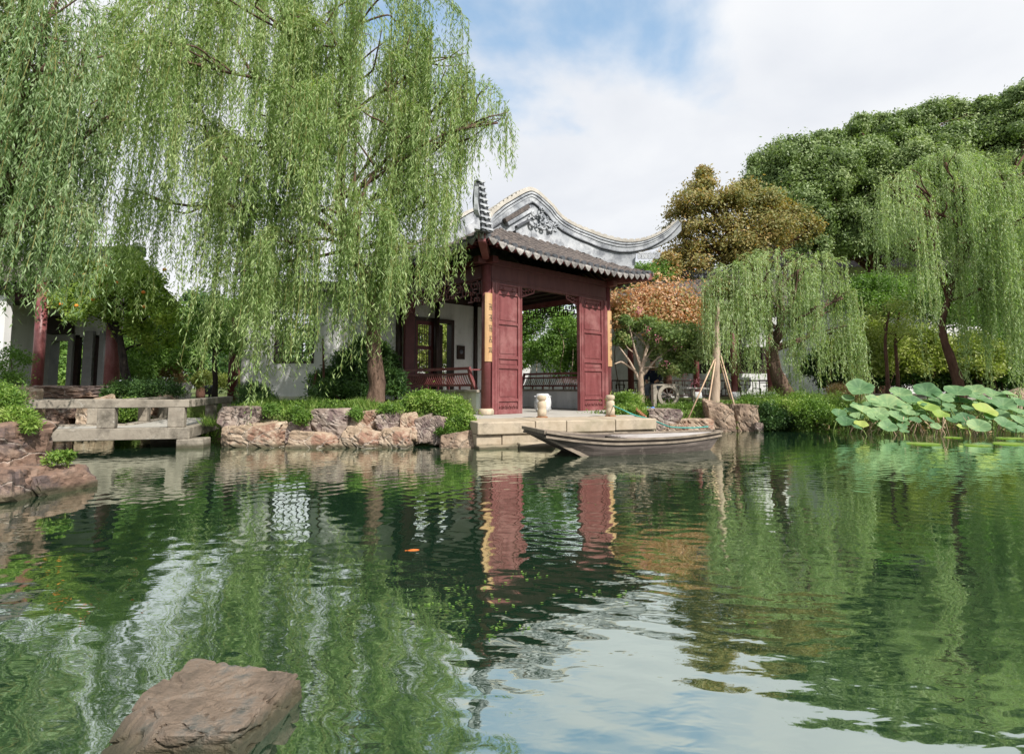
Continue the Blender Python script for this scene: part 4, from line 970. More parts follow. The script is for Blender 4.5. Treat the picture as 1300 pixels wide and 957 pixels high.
# right bank
rock(817, 518, 861, 541, 12.0, 'grey brown boulder on the grass between the landing and the wooden wheel', S_, flat=1, dy=.7, under=.15)
rock(858, 531, 906, 552, 12.6, 'low flat reddish rock at the waterline behind the boat bow', T_, dy=.8, under=.25)
rock(836, 538, 872, 553, 11.9, 'small tan rock between the landing and the boat', T_, dy=.6, under=.25)
rock(893, 512, 932, 548, 13.0, 'dark upright brown rock below the staked tree', DROCK, dy=.7, under=.25)
rock(928, 513, 962, 547, 13.15, 'dark streaked rock next to the ivy under the staked tree', DROCK, dy=.7, under=.25)
rock(957, 537, 968, 548, 13.0, 'small pale rock sitting alone in the water by the ivy', S_, dy=.2, under=.1)
rock(1276, 496, 1306, 516, 14.6, 'rounded orange brown rock behind the lotus leaves', T_, dy=.6, under=.4, cuts=20)
o = rock(221, 487, 240, 501, 17.0, 'pale pitted scholar rock standing on the garden lawn', PALEROCK, dy=.35, under=.15, name='scholar_rock', rough=.3, cuts=20)

# ------------------------------------------------------------------ buildings round the garden
def tile_roof(mb, x0, x1, ye, yr, ze, zr, both=True, PT=.26, n=10):
    """simple double-pitched tiled roof along x: eave at ye, ridge at yr; modelled cover-tile rows"""
    k = int((x1 - x0) / PT)
    def slope(ya, za, yb, zb):
        for i in range(k):
            a = x0 + i * PT
            xs = [a, a + PT * .3, a + PT * .42, a + PT * .5, a + PT * .58, a + PT * .7, a + PT]; hs = [0, 0, .035, .05, .035, 0, 0]
            vs = []; m = 6
            for j in range(m + 1):
                q = j / m; sag = -.16 * math.sin(q * PI) * abs(zb - za) * .5
                for x, h in zip(xs, hs): vs.append((x, ya + (yb - ya) * q, za + (zb - za) * q + sag + h + .01 * ((j + i) % 2)))
            mb.add(vs, [(j * 7 + q, j * 7 + q + 1, (j + 1) * 7 + q + 1, (j + 1) * 7 + q) for j in range(m) for q in range(6)], 0)
    slope(ye, ze, yr, zr)
    if both: slope(2 * yr - ye, ze, yr, zr)
def gallery():
    """covered walk at the left"""
    t = thing('covered_gallery', 'white walled garden gallery with red columns and a grey tiled roof beyond the footbridge', 'gallery', (-9, 14, 0))
    o = Vector((-9, 14, 0)); L = lambda v: Vector(v) - o
    Yf = 13.4; zb = .58
    for px, r, Y, py1 in ((46.5, .11, 12.6, 362), (141, .16, 13.4, 352), (-70, .14, 13, 352)):
        b = D(px, 492, Y); mb = MB(); mb.tube([L((b.x, Y, .3)), L((b.x, Y, 3.35))], r, 16); mb.build('column', RED, t)
    x0, x1 = -17, D(152, 0, 13.4).x
    mb = MB(); mb.b2(x0 - o.x, x1 - o.x, -.8, -.6, 3.05, 3.35); mb.build('eave_beam', REDD, t)
    mb = MB(); tile_roof(mb, x0 - o.x, x1 + .15 - o.x, -1.5, .6, 3.35, 4.45); mb.build('roof', TILE, t)
    mb = MB(); mb.b2(x0 - o.x, x1 + .15 - o.x, .5, .7, 4.42, 4.66); mb.build('ridge', RIDGEDK, t)
    mb = MB(); mb.b2(x0 - o.x, x1 - o.x, -1.3, 2.3, 3.22, 3.3); mb.build('ceiling', DKWOOD, t)
    # near white wall at the left end
    mb = MB(); a = D(-120, 0, 12.9).x; b = D(40, 0, 12.9).x; mb.b2(a - o.x, b - o.x, -1.18, -1.0, .2, 3.1); mb.build('white_wall', PLAST, t)
    # back wall with door opening
    Y = 15.2; X = lambda px: D(px, 480, Y).x - o.x
    mb = MB(); mb.b2(X(-60), X(64), 1.1, 1.3, .2, 3.2); mb.b2(X(64), X(150), 1.1, 1.3, 2.35, 3.2); mb.build('white_wall', PLAST, t)
    mb = MB(); mb.b2(X(60), X(68), 1.02, 1.34, .2, 2.45); mb.b2(X(90), X(96), 1.02, 1.34, .2, 2.45); mb.b2(X(68), X(90), 1.02, 1.34, 2.25, 2.4); mb.b2(X(110), X(122), 1.0, 1.34, .2, 2.5); mb.b2(X(130), X(136), 1.0, 1.34, .2, 2.5); mb.build('door_frame', GRYWOOD, t)
    mb = MB(); mb.b2(X(96), X(102), 1.1, 1.2, .2, 2.4); mb.b2(X(106), X(110), 1.12, 1.2, .2, 2.4); mb.b2(X(122), X(128), 1.1, 1.2, .2, 2.4); mb.b2(X(60), X(96), .98, 1.05, 2.42, 2.9); mb.build('door_leaf', DKWOOD, t)
    mb = MB(); mb.b2(x0 - o.x, x1 + .3 - o.x, -1.0, 2.2, .0, .60); mb.build('plinth', GSTONE, t)
gallery()
def garden_wall():
    t = thing('garden_wall', 'white garden wall with grey tile coping and red end post behind the big willow', 'garden wall', (-5, 15, .4))
    o = Vector((-5, 15, .4)); Y = 14.8
    X = lambda px, YY=Y: D(px, 480, YY).x - o.x
    Z = lambda py, YY=Y: D(600, py, YY).z - o.z
    za, zb = -.2, Z(372)
    mb = MB(); mb.b2(X(303), X(345), -.1, .1, za, zb); mb.b2(X(345), X(396), -.1, .1, za, Z(459)); mb.b2(X(345), X(396), -.1, .1, Z(395), zb); mb.b2(X(396), X(506), -.1, .1, za, zb); mb.build('wall', PLAST, t)
    mb = MB(); mb.b2(X(301), X(508), -.13, .13, za, Z(503)); mb.build('plinth', PLAST_O, t)
    mb = MB(); mb.b2(X(345), X(396), -.11, .11, Z(461), Z(458)); mb.b2(X(345), X(347), -.11, .11, Z(459), Z(395)); mb.b2(X(394), X(396), -.11, .11, Z(459), Z(395))
    fr = mb.build('window', DKWOOD, t)
    mb = MB()
    for k in range(1, 6): mb.b2(X(345 + k * 8.5) - .012, X(345 + k * 8.5) + .012, -.02, .02, Z(458), Z(395))
    for k in range(1, 6): mb.b2(X(346), X(395), -.015, .015, Z(458 - k * 10.5) - .012, Z(458 - k * 10.5) + .012)
    mb.build('lattice', DKWOOD, fr)
    mb = MB(); tile_roof(mb, X(300), X(507), -.42, 0, zb - .02, zb + .22, True, .2); mb.build('coping', TILE, t)
    mb = MB(); mb.b2(X(300), X(507), -.07, .07, zb + .2, zb + .33); mb.build('ridge', RIDGEDK, t)
    mb = MB(); mb.tube([(X(297), -.25, za), (X(297), -.25, Z(400))], .12, 14); mb.build('end_post', REDD, t)
garden_wall()
def far_hall():
    """white walled hall with red columns beyond the crape myrtle"""
    t = thing('garden_hall', 'long white hall with red columns and lattice railing behind the crape myrtle', 'hall', (5, 20, .6))
    o = Vector((5, 20, .6)); Y = 20.0; X = lambda px, YY=Y: D(px, 480, YY).x - o.x; Z = lambda py, YY=Y: D(650, py, YY).z - o.z
    mb = MB(); mb.b2(X(765), X(872), -.1, .1, -.1, 3.0); mb.b2(X(872), X(1010), .9, 1.1, 1.9, 3.0); mb.b2(X(872), X(1010), .3, .5, -.1, .9); mb.build('wall', PLAST, t)
    mb = MB(); mb.b2(X(872), X(1012), 1.6, 1.7, 0, 2.5); mb.build('dark_screen', DKWOOD, t)
    for px in (760, 801, 846, 884, 932, 978):
        mb = MB(); Yc = 18.4; mb.tube([(X(px, Yc), -1.6, 0.25), (X(px, Yc), -1.6, 3.0)], .10, 12); c = mb.build('column', RED, t)
        mb = MB(); mb.lathe([(.15, 0), (.17, .1), (.15, .26), (.01, .26)], (X(px, Yc), -1.6, 0), 14); mb.build('column_base', GLAZE, c)
    rl = thing_part('railing', t); Yr = 18.4
    mb = MB()
    for z in (.12, .60): mb.b2(X(757, Yr), X(985, Yr), -1.62, -1.58, z, z + .05)
    mb.build('rail', DKWOOD, rl)
    mb = MB(); fretwork(mb, X(757, Yr), X(985, Yr), .12, .62, -1.6, .25, .026, 'x', 9)
    for k in range(26):
        x = X(757, Yr) + k * .22; mb.b2(x - .012, x + .012, -1.61, -1.59, .14, .60)
    mb.build('lattice', DKWOOD, rl)
    mb = MB(); mb.b2(X(755), X(1015), -1.9, 1.5, -.6, .02); mb.build('plinth', GSTONE, t)
    mb = MB(); tile_roof(mb, X(757), X(1015), -2.4, .0, 3.0, 4.3); mb.build('roof', TILE, t)
    mb = MB(); mb.b2(X(757), X(1015), -.12, .12, 4.28, 4.55); mb.build('ridge', RIDGEDK, t)
    mb = MB(); mb.b2(X(757), X(1015), -1.7, -1.5, 2.7, 3.0); mb.build('eave_beam', REDD, t)
far_hall()
def rear_wall():
    t = thing('rear_garden_wall', 'lit white garden wall with grey coping seen through the pavilion doorway', 'garden wall', (1, 22.5, .5)); o = Vector((1, 22.5, .5)); X = lambda px, YY=22.5: D(px, 480, YY).x - o.x
    mb = MB(); mb.b2(X(500), X(765), -.1, .1, -.2, 1.9); mb.build('wall', PLAST, t)
    mb = MB(); tile_roof(mb, X(500), X(765), -.35, 0, 1.88, 2.1); mb.build('coping', TILE, t)
rear_wall()
def back_hall():
    t = thing('tall_hall', 'tall grey roofed hall glimpsed between the compact willow and the evergreen tree', 'hall', (13, 30, .6))
    o = Vector((13, 30, .6)); X = lambda px, YY=30: D(px, 480, YY).x - o.x; Z = lambda py, YY=30: D(900, py, YY).z - o.z
    mb = MB(); mb.b2(X(985), X(1290), .0, .3, 0, Z(335)); mb.build('wall', PLAST, t)
    mb = MB(); tile_roof(mb, X(975), X(1300), -1.2, 3.0, Z(345), Z(296, 33)); mb.build('roof', TILE, t)
    mb = MB(); mb.b2(X(975), X(1300), 2.85, 3.15, Z(296, 33) - .02, Z(290, 33)); mb.build('ridge', RIDGEDK, t)
    t = thing('side_hall', 'low grey tiled roof seen through the orange tree leaves', 'hall', (6, 27, .6)); o = Vector((6, 27, .6))
    X = lambda px, YY=27: D(px, 480, YY).x - o.x; Z = lambda py, YY=27: D(800, py, YY).z - o.z
    mb = MB(); mb.b2(X(790), X(935), 0, .3, 0, Z(400)); mb.build('wall', PLAST, t)
    mb = MB(); tile_roof(mb, X(785), X(940), -1, 2.4, Z(402), Z(352, 29.4)); mb.build('roof', TILE, t)
    mb = MB(); mb.b2(X(785), X(940), 2.3, 2.5, Z(352, 29.4) - .02, Z(347, 29.4)); mb.build('ridge', RIDGEDK, t)
back_hall()
def low_wall_right():
    t = thing('low_garden_wall', 'low grey stone edging wall along the path behind the lotus', 'low wall', (16, 17, .5))
    o = Vector((16, 17, .5)); X = lambda px, YY=17: D(px, 480, YY).x - o.x
    mb = MB(); mb.b2(X(1062), X(1420), -.15, .15, -.3, .26); mb.build('wall', PAVE, t)
    mb = MB(); mb.b2(X(1062), X(1420), -.2, .2, .26, .32); mb.build('capping', GSTONE, t, .01)
low_wall_right()
mb = MB(); a = D(872, 480, 16.2).x; b = D(1010, 480, 16.2).x; zz = gz(7, 16.6) + .02; mb.add([(a, 15.6, zz), (b, 15.6, zz), (b + .8, 18.1, zz), (a + .3, 18.1, zz)], [(0, 1, 2, 3)]); mb.b2(a, b, 15.45, 15.6, zz - .1, zz + .03)
tag(mb.build('path', PAVE), kind='structure')

# ------------------------------------------------------------------ wooden wheel, drum, lamp, bag
def wheel():
    Y = 14.6; c = D(848, 502, Y); t = thing('spoked_cart_wheel', 'old grey wooden spoked wheel set in a frame with a plank shaft on the lawn', 'wheel', (c.x, Y, gz(c.x, Y)), .15)
    z0 = c.z - gz(c.x, Y); R0 = .29; mb = MB(); n = 28; vs = []
    for k in range(n):
        a = 2 * PI * k / n
        for r in (R0, R0 - .085):
            for y in (-.05, .05): vs.append((math.cos(a) * r, y, z0 + math.sin(a) * r))
    f = []
    for k in range(n):
        b = 4 * k; q = 4 * ((k + 1) % n); f += [(b, b + 1, q + 1, q), (b + 2, q + 2, q + 3, b + 3), (b, q, q + 2, b + 2), (b + 1, b + 3, q + 3, q + 1)]
    mb.add(vs, f); w_ = mb.build('rim', GSTONE, t)
    mb = MB()
    for k in range(8): a = PI * k / 4 + .2; mb.bar((math.cos(a) * .04, 0, z0 + math.sin(a) * .04), (math.cos(a) * (R0 - .06), 0, z0 + math.sin(a) * (R0 - .06)), .022, .03)
    mb.tube([(0, -.1, z0), (0, .1, z0)], .045, 10); mb.build('spokes', BOATW, w_)
    mb = MB(); mb.b2(-.42, -.34, -.08, .08, 0, z0 + .28); mb.b2(-.40, .34, -.05, .05, z0 + .25, z0 + .29); mb.b2(.66, .72, -.04, .04, 0, z0 + .18); mb.bar((-.36, 0, z0 + .28), (-.2, 0, .0), .05, .05); mb.build('frame', GSTONE, t)
    mb = MB(); mb.bar((.3, 0, z0 + .20), (1.5, .1, z0 + .17), .10, .035); mb.build('shaft', BOATG, t)
wheel()
c = D(821, 511, 14.2); mb = MB(); g0 = gz(c.x, 14.2)
o = rock_mesh('plastic_bag', .34, .3, .26, BLUE, 901, cuts=26, rough=.12); o.location = (c.x + .02, 14.2, g0 + .08); tag(o, 'crumpled bright blue plastic bag on the grass beside the pale myrtle trunk', 'bag')
c = D(830, 507, 15.3); t = thing('black_tyre', 'small black tyre leaning behind the wooden wheel', 'tyre', (c.x, 15.3, gz(c.x, 15.3)), .9)
mb = MB(); mb.tube([(math.cos(a) * .13, 0, .17 + math.sin(a) * .13) for a in [i / 14 * 2 * PI for i in range(15)]], .05, 8); mb.build('tyre', LAMPM, t)
mb = MB(); mb.tube([(0, -.03, .17), (0, .03, .17)], .08, 12); mb.build('hub', BOATW, t)
c = D(266, 500, 15.0); g0 = gz(c.x, 15); t = thing('garden_lamp', 'small black lantern lamp on the lawn next to the dark tree', 'lamp', (c.x, 15, g0))
mb = MB(); mb.tube([(0, 0, 0), (0, 0, .22)], .03, 8); mb.build('post', LAMPM, t)
mb = MB(); mb.box((0, 0, .32), (.15, .15, .2), 0, 0, None, 1.25); mb.build('lantern', LAMPM, t, .01); mb = MB(); mb.box((0, 0, .44), (.26, .26, .05), 0, 0, None, .5); mb.build('cap', LAMPM, t)
# koi
c = G(525, 698, .001); mb = MB(); mb.tube([(-.09, 0, 0), (-.05, .004, .003), (0, .005, .004), (.05, 0, .003), (.085, -.008, 0)], [.004, .016, .02, .015, .004], 8); mb.add([(-.08, 0, .002), (-.13, .03, .003), (-.115, 0, .004), (-.13, -.03, .003)], [(0, 1, 2, 3)])
o = mb.build('koi', KOI); o.scale = (.42, .42, .22); o.location = c; o.rotation_euler = (0, 0, .25); tag(o, 'small orange koi just breaking the dark water surface', 'fish')

# ------------------------------------------------------------------ person behind the wheel
def skinned(name, joints, edges, radii, mat, parent=None, sub=2):
    me = bpy.data.meshes.new(name); me.from_pydata([tuple(j) for j in joints], edges, []); me.update()
    o = link_mesh(name, me, mat, parent)
    md = o.modifiers.new('skin', 'SKIN'); sv = me.skin_vertices
    if not sv: 
        bm = bmesh.new(); bm.from_mesh(me); bm.verts.layers.skin.verify(); bm.to_mesh(me); bm.free(); sv = me.skin_vertices
    for i, r in enumerate(radii): sv[0].data[i].radius = (r, r); sv[0].data[i].use_root = (i == 0)
    s = o.modifiers.new('sub', 'SUBSURF'); s.levels = sub; s.render_levels = sub
    return o
def person():
    Y = 16.4; c = D(832, 500, Y); g0 = gz(c.x, Y)
    t = thing('person', 'person in a navy jacket sitting bent forward on a stool behind the wooden wheel', 'person', (c.x, Y, g0), -.5)
    J = [(0, 0, .44), (0, -.02, .62), (0, -.08, .82), (0, -.13, .92), (0, -.18, .99), (0, -.21, 1.08), (0, -.22, 1.16),
         (-.17, -.1, .86), (-.21, -.22, .64), (-.13, -.40, .56), (-.1, -.46, .54), (.17, -.1, .86), (.22, -.24, .64), (.13, -.42, .56), (.1, -.48, .54),
         (-.1, -.04, .42), (-.13, -.42, .45), (-.12, -.42, .10), (-.12, -.54, .04), (.1, -.04, .42), (.13, -.42, .45), (.13, -.38, .10), (.13, -.50, .04)]
    E = [(0, 1), (1, 2), (2, 3), (3, 4), (4, 5), (5, 6), (2, 7), (7, 8), (8, 9), (9, 10), (2, 11), (11, 12), (12, 13), (13, 14), (0, 15), (15, 16), (16, 17), (17, 18), (0, 19), (19, 20), (20, 21), (21, 22)]
    Rr = [.13, .12, .12, .06, .055, .09, .07, .06, .045, .035, .035, .06, .045, .035, .035, .09, .065, .045, .035, .09, .065, .045, .035]
    skinned('body', J, E, Rr, SKIN, t)
    skinned('jacket', [J[0], J[1], J[2], (0, -.115, .89), J[7], J[8], (-.16, -.34, .585), J[11], J[12], (.16, -.36, .585)], [(0, 1), (1, 2), (2, 3), (2, 4), (4, 5), (5, 6), (2, 7), (7, 8), (8, 9)], [.155, .15, .145, .08, .08, .062, .05, .08, .062, .05], NAVY, t)
    skinned('trousers', [J[0], J[15], J[16], (-.12, -.42, .14), J[19], J[20], (.13, -.38, .14)], [(0, 1), (1, 2), (2, 3), (0, 4), (4, 5), (5, 6)], [.14, .10, .08, .065, .10, .08, .065], GREYC, t)
    skinned('hair', [(0, -.17, 1.10), (0, -.19, 1.17), (0, -.225, 1.195)], [(0, 1), (1, 2)], [.075, .095, .08], HAIR, t)
    s = thing('stool', 'small grey wooden stool under the person in navy', 'stool', (c.x, Y + .04, g0), -.5)
    mb = MB(); mb.b2(-.18, .18, -.15, .15, .29, .33); mb.build('seat', BOATG, s)
    for a in (-1, 1):
        for b in (-1, 1): mb = MB(); mb.bar((a * .15, b * .12, 0), (a * .13, b * .1, .29), .03, .03); mb.build('leg', BOATG, s)
person()

# ------------------------------------------------------------------ vegetation
def npv(v): return np.array([v[0], v[1], v[2]], float)
def limb(mb, a, b, r0, r1, bend=.12, n=7, seg=8, wob=.25):
    a = Vector(a); b = Vector(b); d = b - a; L = d.length
    o1 = Vector((U(-1, 1), U(-1, 1), U(-.4, 1))) * L * bend; o2 = Vector((U(-1, 1), U(-1, 1), U(-.4, .8))) * L * bend * .7
    p = smooth_path([a, a + d * .35 + o1, a + d * .7 + o2, b], 4); mb.tube(p, lerp_list([r0, (r0 + r1) * .55, r1], len(p)), seg, wob=wob); return p

def willow(name, label, base, trunk, radii, lobes, leafmat, barkmat, leafL=.105, leafW=.018, step=.036, group=None, twig=.0028, limbs=True, sway=.06, wind=(.0, 0), rim=.55, shoots=2.6, clump=.11):
    """trunk: world points.  lobes: (centre(Vector, top), R, droop, zbottom, strands)"""
    t = thing(name, label, 'willow tree', base, 0, group); org = Vector(base)
    tp = smooth_path([Vector(p) - org for p in trunk], 6); tr = lerp_list(radii, len(tp)); mb = MB(); mb.tube(tp, tr, 14, wob=.35)
    fork = tp[int(len(tp) * .72)]
    if limbs:
        for c, R, dr, zb, n in lobes:
            cl = Vector(c) - org; st = tp[min(len(tp) - 1, int(len(tp) * U(.55, .98)))]
            if cl.z < st.z: st = tp[int(len(tp) * .6)]
            pp = limb(mb, st, cl - Vector((0, 0, .25)), radii[-1] * 1.0, .022, .14, wob=.2)
            for _ in range(5):
                a = U(0, 6.28); q = cl + Vector((math.cos(a) * R * .7, math.sin(a) * R * .7, -dr * .45)); limb(mb, pp[int(len(pp) * U(.5, .9))], q, .022, .007, .15, seg=5)
    mb.build('trunk', barkmat, t)
    PP = []; DD = []; TW = []
    for c, R, dr, zb, n in lobes:
        c = npv(c)
        for i in range(n):
            if i % 9 == 0:
                ga = RNG.uniform(0, 2 * PI); gr = R * math.sqrt(RNG.uniform(.03, 1)); gl_ = RNG.uniform(.45, 1.0); gd = RNG.normal() * .12
            qx = gr * math.cos(ga) + RNG.normal() * clump; qy = gr * math.sin(ga) + RNG.normal() * clump
            a = math.atan2(qy, qx); rr = math.hypot(qx, qy); ca, sa = math.cos(a), math.sin(a)
            irr = 1 + .25 * math.sin(3 * a + c[0] * 5) + .15 * math.sin(7 * a + c[2])
            rr *= irr
            e = c + np.array([ca * rr, sa * rr, -dr * (rr / R) ** 2 + gd + RNG.normal() * .06]); s = c + np.array([ca * rr * rim, sa * rr * rim, -dr * (rr / R * rim) ** 2 - .12 + RNG.normal() * .06])
            top = (s + e) / 2 + np.array([0, 0, .10 * R])
            full = e[2] - zb
            if full < .3: full = .3
            Ld = full * min(1.05, gl_ * RNG.uniform(.6, 1.12))
            k = max(6, int(Ld / .12)); u = np.linspace(0, 1, k + 1)[1:]
            ph = RNG.uniform(0, 6.28); am = sway * RNG.uniform(.3, 1.3) * min(1, Ld)
            xs = e[0] + ca * .05 * u + am * np.sin(u * RNG.uniform(2, 5) + ph) * u + wind[0] * u ** 1.5 * Ld
            ys = e[1] + sa * .05 * u + am * np.cos(u * RNG.uniform(2, 5) + ph) * u + wind[1] * u ** 1.5 * Ld
            zs = e[2] - Ld * (u * .92 + .08 * u * u)
            arc = np.array([(1 - q) ** 2 * s + 2 * q * (1 - q) * top + q * q * e for q in (0, .25, .5, .75, 1.0)])
            path = np.vstack([arc, np.stack([xs, ys, zs], 1)])
            sg = np.diff(path, axis=0); ln = np.linalg.norm(sg, axis=1); cum = np.concatenate([[0], np.cumsum(ln)]); T = cum[-1]
            m = max(4, int(T / step)); pos = np.sort(RNG.uniform(.02, T, m)); ix = np.clip(np.searchsorted(cum, pos) - 1, 0, len(ln) - 1)
            fr = ((pos - cum[ix]) / np.maximum(ln[ix], 1e-6))[:, None]
            P_ = path[ix] + sg[ix] * fr; dr_ = sg[ix] / np.maximum(ln[ix], 1e-6)[:, None]
            az = RNG.uniform(0, 2 * PI, m); outv = np.stack([np.cos(az), np.sin(az), np.zeros(m)], 1)
            d_ = dr_ * 1.0 + outv * RNG.uniform(.25, .75, m)[:, None] + np.array([0, 0, -.25])
            PP.append(P_); DD.append(unit(d_))
            nb = int(T * shoots)                      # drooping side shoots
            if nb:
                pb = RNG.uniform(.15, 1, nb) * T; ib = np.clip(np.searchsorted(cum, pb) - 1, 0, len(ln) - 1); q0 = path[ib] + sg[ib] * ((pb - cum[ib]) / np.maximum(ln[ib], 1e-6))[:, None]
                ab = RNG.uniform(0, 2 * PI, nb); lb_ = RNG.uniform(.18, .5, nb); tt = np.linspace(.08, 1, 9)[None, :]
                off = (np.sin(tt * 1.4) * .55 * lb_[:, None]); zz_ = -lb_[:, None] * tt ** 1.5 * .95
                pp_ = np.stack([q0[:, 0:1] + np.cos(ab)[:, None] * off + wind[0] * lb_[:, None] * tt, q0[:, 1:2] + np.sin(ab)[:, None] * off, q0[:, 2:3] + zz_], 2).reshape(-1, 3)
                m2 = len(pp_); az = RNG.uniform(0, 2 * PI, m2); dd_ = np.stack([np.cos(az) * .6, np.sin(az) * .6, -np.full(m2, .85)], 1) + RNG.normal(size=(m2, 3)) * .15
                PP.append(pp_ + RNG.normal(size=(m2, 3)) * .012); DD.append(unit(dd_))
            TW.append(path)
    P_ = np.vstack(PP); D_ = np.vstack(DD); n = len(P_)
    V = leaf_quads(P_, D_, RNG.uniform(.65, 1.2, n) * leafL, RNG.uniform(.8, 1.2, n) * leafW)
    quads_mesh('crown', V, n, leafmat, t, RNG.uniform(0, 1, n), org)
    qs = []
    for path in TW:
        pth = path[::2] if len(path) > 10 else path
        a, b = pth[:-1], pth[1:]; r = unit(RNG.normal(size=(1, 3))); sd = unit(np.cross(b - a, np.repeat(r, len(a), 0))) * twig
        q = np.empty((len(a), 4, 3)); q[:, 0] = a - sd; q[:, 1] = a + sd; q[:, 2] = b + sd; q[:, 3] = b - sd; qs.append(q.reshape(-1, 3))
    V = np.vstack(qs); quads_mesh('sprays', V, len(V) // 4, TWIG, t, None, org)
    return n
def blobs(lobes, nper, spread, zf=.85):
    """clumped leaf positions over ellipsoids; lobes (centre, (rx,ry,rz), weight)"""
    Ps = []; Ns = []; VV = []
    for c, r, wgt in lobes:
        c = npv(c); r = np.array(r, float)
        K = int(max(10, 26 * wgt)); dirs = unit(RNG.normal(size=(K, 3))); rad = RNG.uniform(.5, 1.0, K) ** .5
        dirs[:, 2] = np.where(dirs[:, 2] < -.55, -dirs[:, 2], dirs[:, 2])
        cc = c + dirs * rad[:, None] * r
        for q, dd in zip(cc, dirs):
            n = int(nper * RNG.uniform(.5, 1.4)); VV.append(np.full(n, RNG.uniform(-.28, .28))); g = RNG.normal(size=(n, 3)) * spread * np.array([1, 1, zf]) * RNG.uniform(.7, 1.3) * r.mean()
            Ps.append(q + g); Ns.append(np.repeat(dd[None], n, 0) + unit(g + 1e-6) * .8)
    global LASTV; LASTV = np.concatenate(VV)
    return np.vstack(Ps), unit(np.vstack(Ns))
def tree(name, label, cat, base, trunk, radii, lobes, nper, size, leafmat, barkmat, spread=.20, aspect=.5, group=None, droop=.2, flat=0.0, seg=10, zf=.85):
    t = thing(name, label, cat, base, 0, group); org = Vector(base)
    if trunk:
        tp = smooth_path([Vector(p) - org for p in trunk], 5); mb = MB(); mb.tube(tp, lerp_list(radii, len(tp)), seg, wob=.3)
        for c, r, wgt in lobes:
            st = tp[min(len(tp) - 1, int(len(tp) * U(.5, .98)))]; cl = Vector(c) - org
            pp = limb(mb, st, cl, max(radii[-1] * .9, .012), max(.006, radii[-1] * .25), .12, seg=6)
            for _ in range(4):
                limb(mb, pp[int(len(pp) * U(.4, .9))], cl + Vector((U(-1, 1) * r[0], U(-1, 1) * r[1], U(-.2, 1) * r[2])) * .75, max(.008, radii[-1] * .35), .004, .15, seg=5)
        mb.build('trunk', barkmat, t)
    P_, Nn = blobs(lobes, nper, spread, zf); n = len(P_)
    NN = unit(Nn + RNG.normal(size=(n, 3)) * .55 + np.array([0, 0, flat * .8])); d = unit(np.cross(NN, RNG.normal(size=(n, 3))) + np.array([0, 0, -droop * .6]))
    L = RNG.uniform(.6, 1.25, n) * size
    V = leaf_quads(P_, d, L, L * aspect, NN)
    quads_mesh('crown', V, n, leafmat, t, RNG.uniform(0, 1, n) * .7 + .15 + LASTV, org)
    return t
def bush(name, label, cat, lobes, nper, size, leafmat, spread=.22, aspect=.45, group=None, up=0.0, kind=None, stems=0, stemmat=None):
    c0 = lobes[0][0]; g0 = gz(c0[0], c0[1]); org = Vector((c0[0], c0[1], g0))
    P_, Nn = blobs(lobes, nper, spread); n = len(P_)
    d = unit(RNG.normal(size=(n, 3)) + Nn * .4 + np.array([0, 0, up])); L = RNG.uniform(.55, 1.3, n) * size
    V = leaf_quads(P_, d, L, L * aspect)
    if stems:
        t = thing(name, label, cat, org, 0, group); quads_mesh('foliage', V, n, leafmat, t, RNG.uniform(0, 1, n) * .7 + .15 + LASTV, org)
        mb = MB()
        for k in range(stems):
            c, r, _ = lobes[k % len(lobes)]; a = Vector((c[0] + U(-.3, .3) * r[0], c[1] + U(-.3, .3) * r[1], gz(c[0], c[1]) - .05)) - org
            limb(mb, a, Vector(c) - org + Vector((U(-.6, .6) * r[0], U(-.6, .6) * r[1], U(0, .7) * r[2])), .02, .006, .12, seg=5)
        mb.build('stems', stemmat or BARK, t); return t
    o = quads_mesh(name, V, n, leafmat, None, RNG.uniform(0, 1, n) * .7 + .15 + LASTV, org); tag(o, label, cat, group, kind); return o
def LB(px, py, Y, rpx, rpy, w=1.0, ry=None):
    """ellipsoid lobe from picture size"""
    m = M2(Y); rx = rpx * m; return (D(px, py, Y), (rx, (ry or rx), rpy * m), w)
def WL(px, pytop, Y, R, pybot, n, droop=None):
    c = D(px, pytop, Y); return (c, R, droop if droop is not None else R * .55, D(px, pybot, Y).z, n)

# the big willow on the bank
base = D(478, 512, 10.9); base.z = gz(base.x, base.y) - .02
trunkp = [base, D(478, 480, 10.9), D(473, 430, 10.9), D(474, 395, 10.85), D(467, 365, 10.8), D(452, 330, 10.8), D(440, 300, 10.85), D(432, 255, 10.9), D(436, 190, 11), D(440, 120, 11.1)]
lob = [WL(470, -30, 11.3, 1.9, 300, 170), WL(548, 52, 10.9, 1.0, 300, 90), WL(578, 92, 10.6, .55, 270, 50), WL(632, 140, 10.4, .28, 235, 18), WL(606, 108, 10.9, .36, 235, 26),
       WL(380, -70, 11.6, 2.2, 280, 160), WL(270, -40, 11.5, 2.0, 270, 150), WL(180, 25, 11.0, 1.1, 225, 80), WL(500, 135, 10.2, 1.15, 380, 90), WL(400, 120, 10.3, 1.5, 340, 100),
       WL(320, 170, 10.6, 1.2, 450, 110), WL(250, 150, 11.2, 1.2, 360, 110), WL(528, 210, 10.6, .65, 410, 70), WL(440, 250, 9.9, 1.0, 480, 70), WL(362, 290, 9.9, .9, 505, 75), WL(315, 330, 10.6, .7, 500, 54),
       WL(200, 240, 11.4, .9, 400, 60), WL(500, 300, 10.0, .6, 440, 45), WL(455, 330, 9.9, .35, 470, 12), WL(310, -20, 9.8, 1.6, 240, 100), WL(420, 20, 9.9, 1.4, 270, 100), WL(235, 60, 10.2, 1.2, 300, 70), WL(520, 55, 12.2, 1.1, 280, 55),
       WL(556, 240, 10.8, .45, 380, 30), WL(275, 250, 11.2, .6, 440, 30), WL(398, 240, 10.8, .8, 470, 54)]
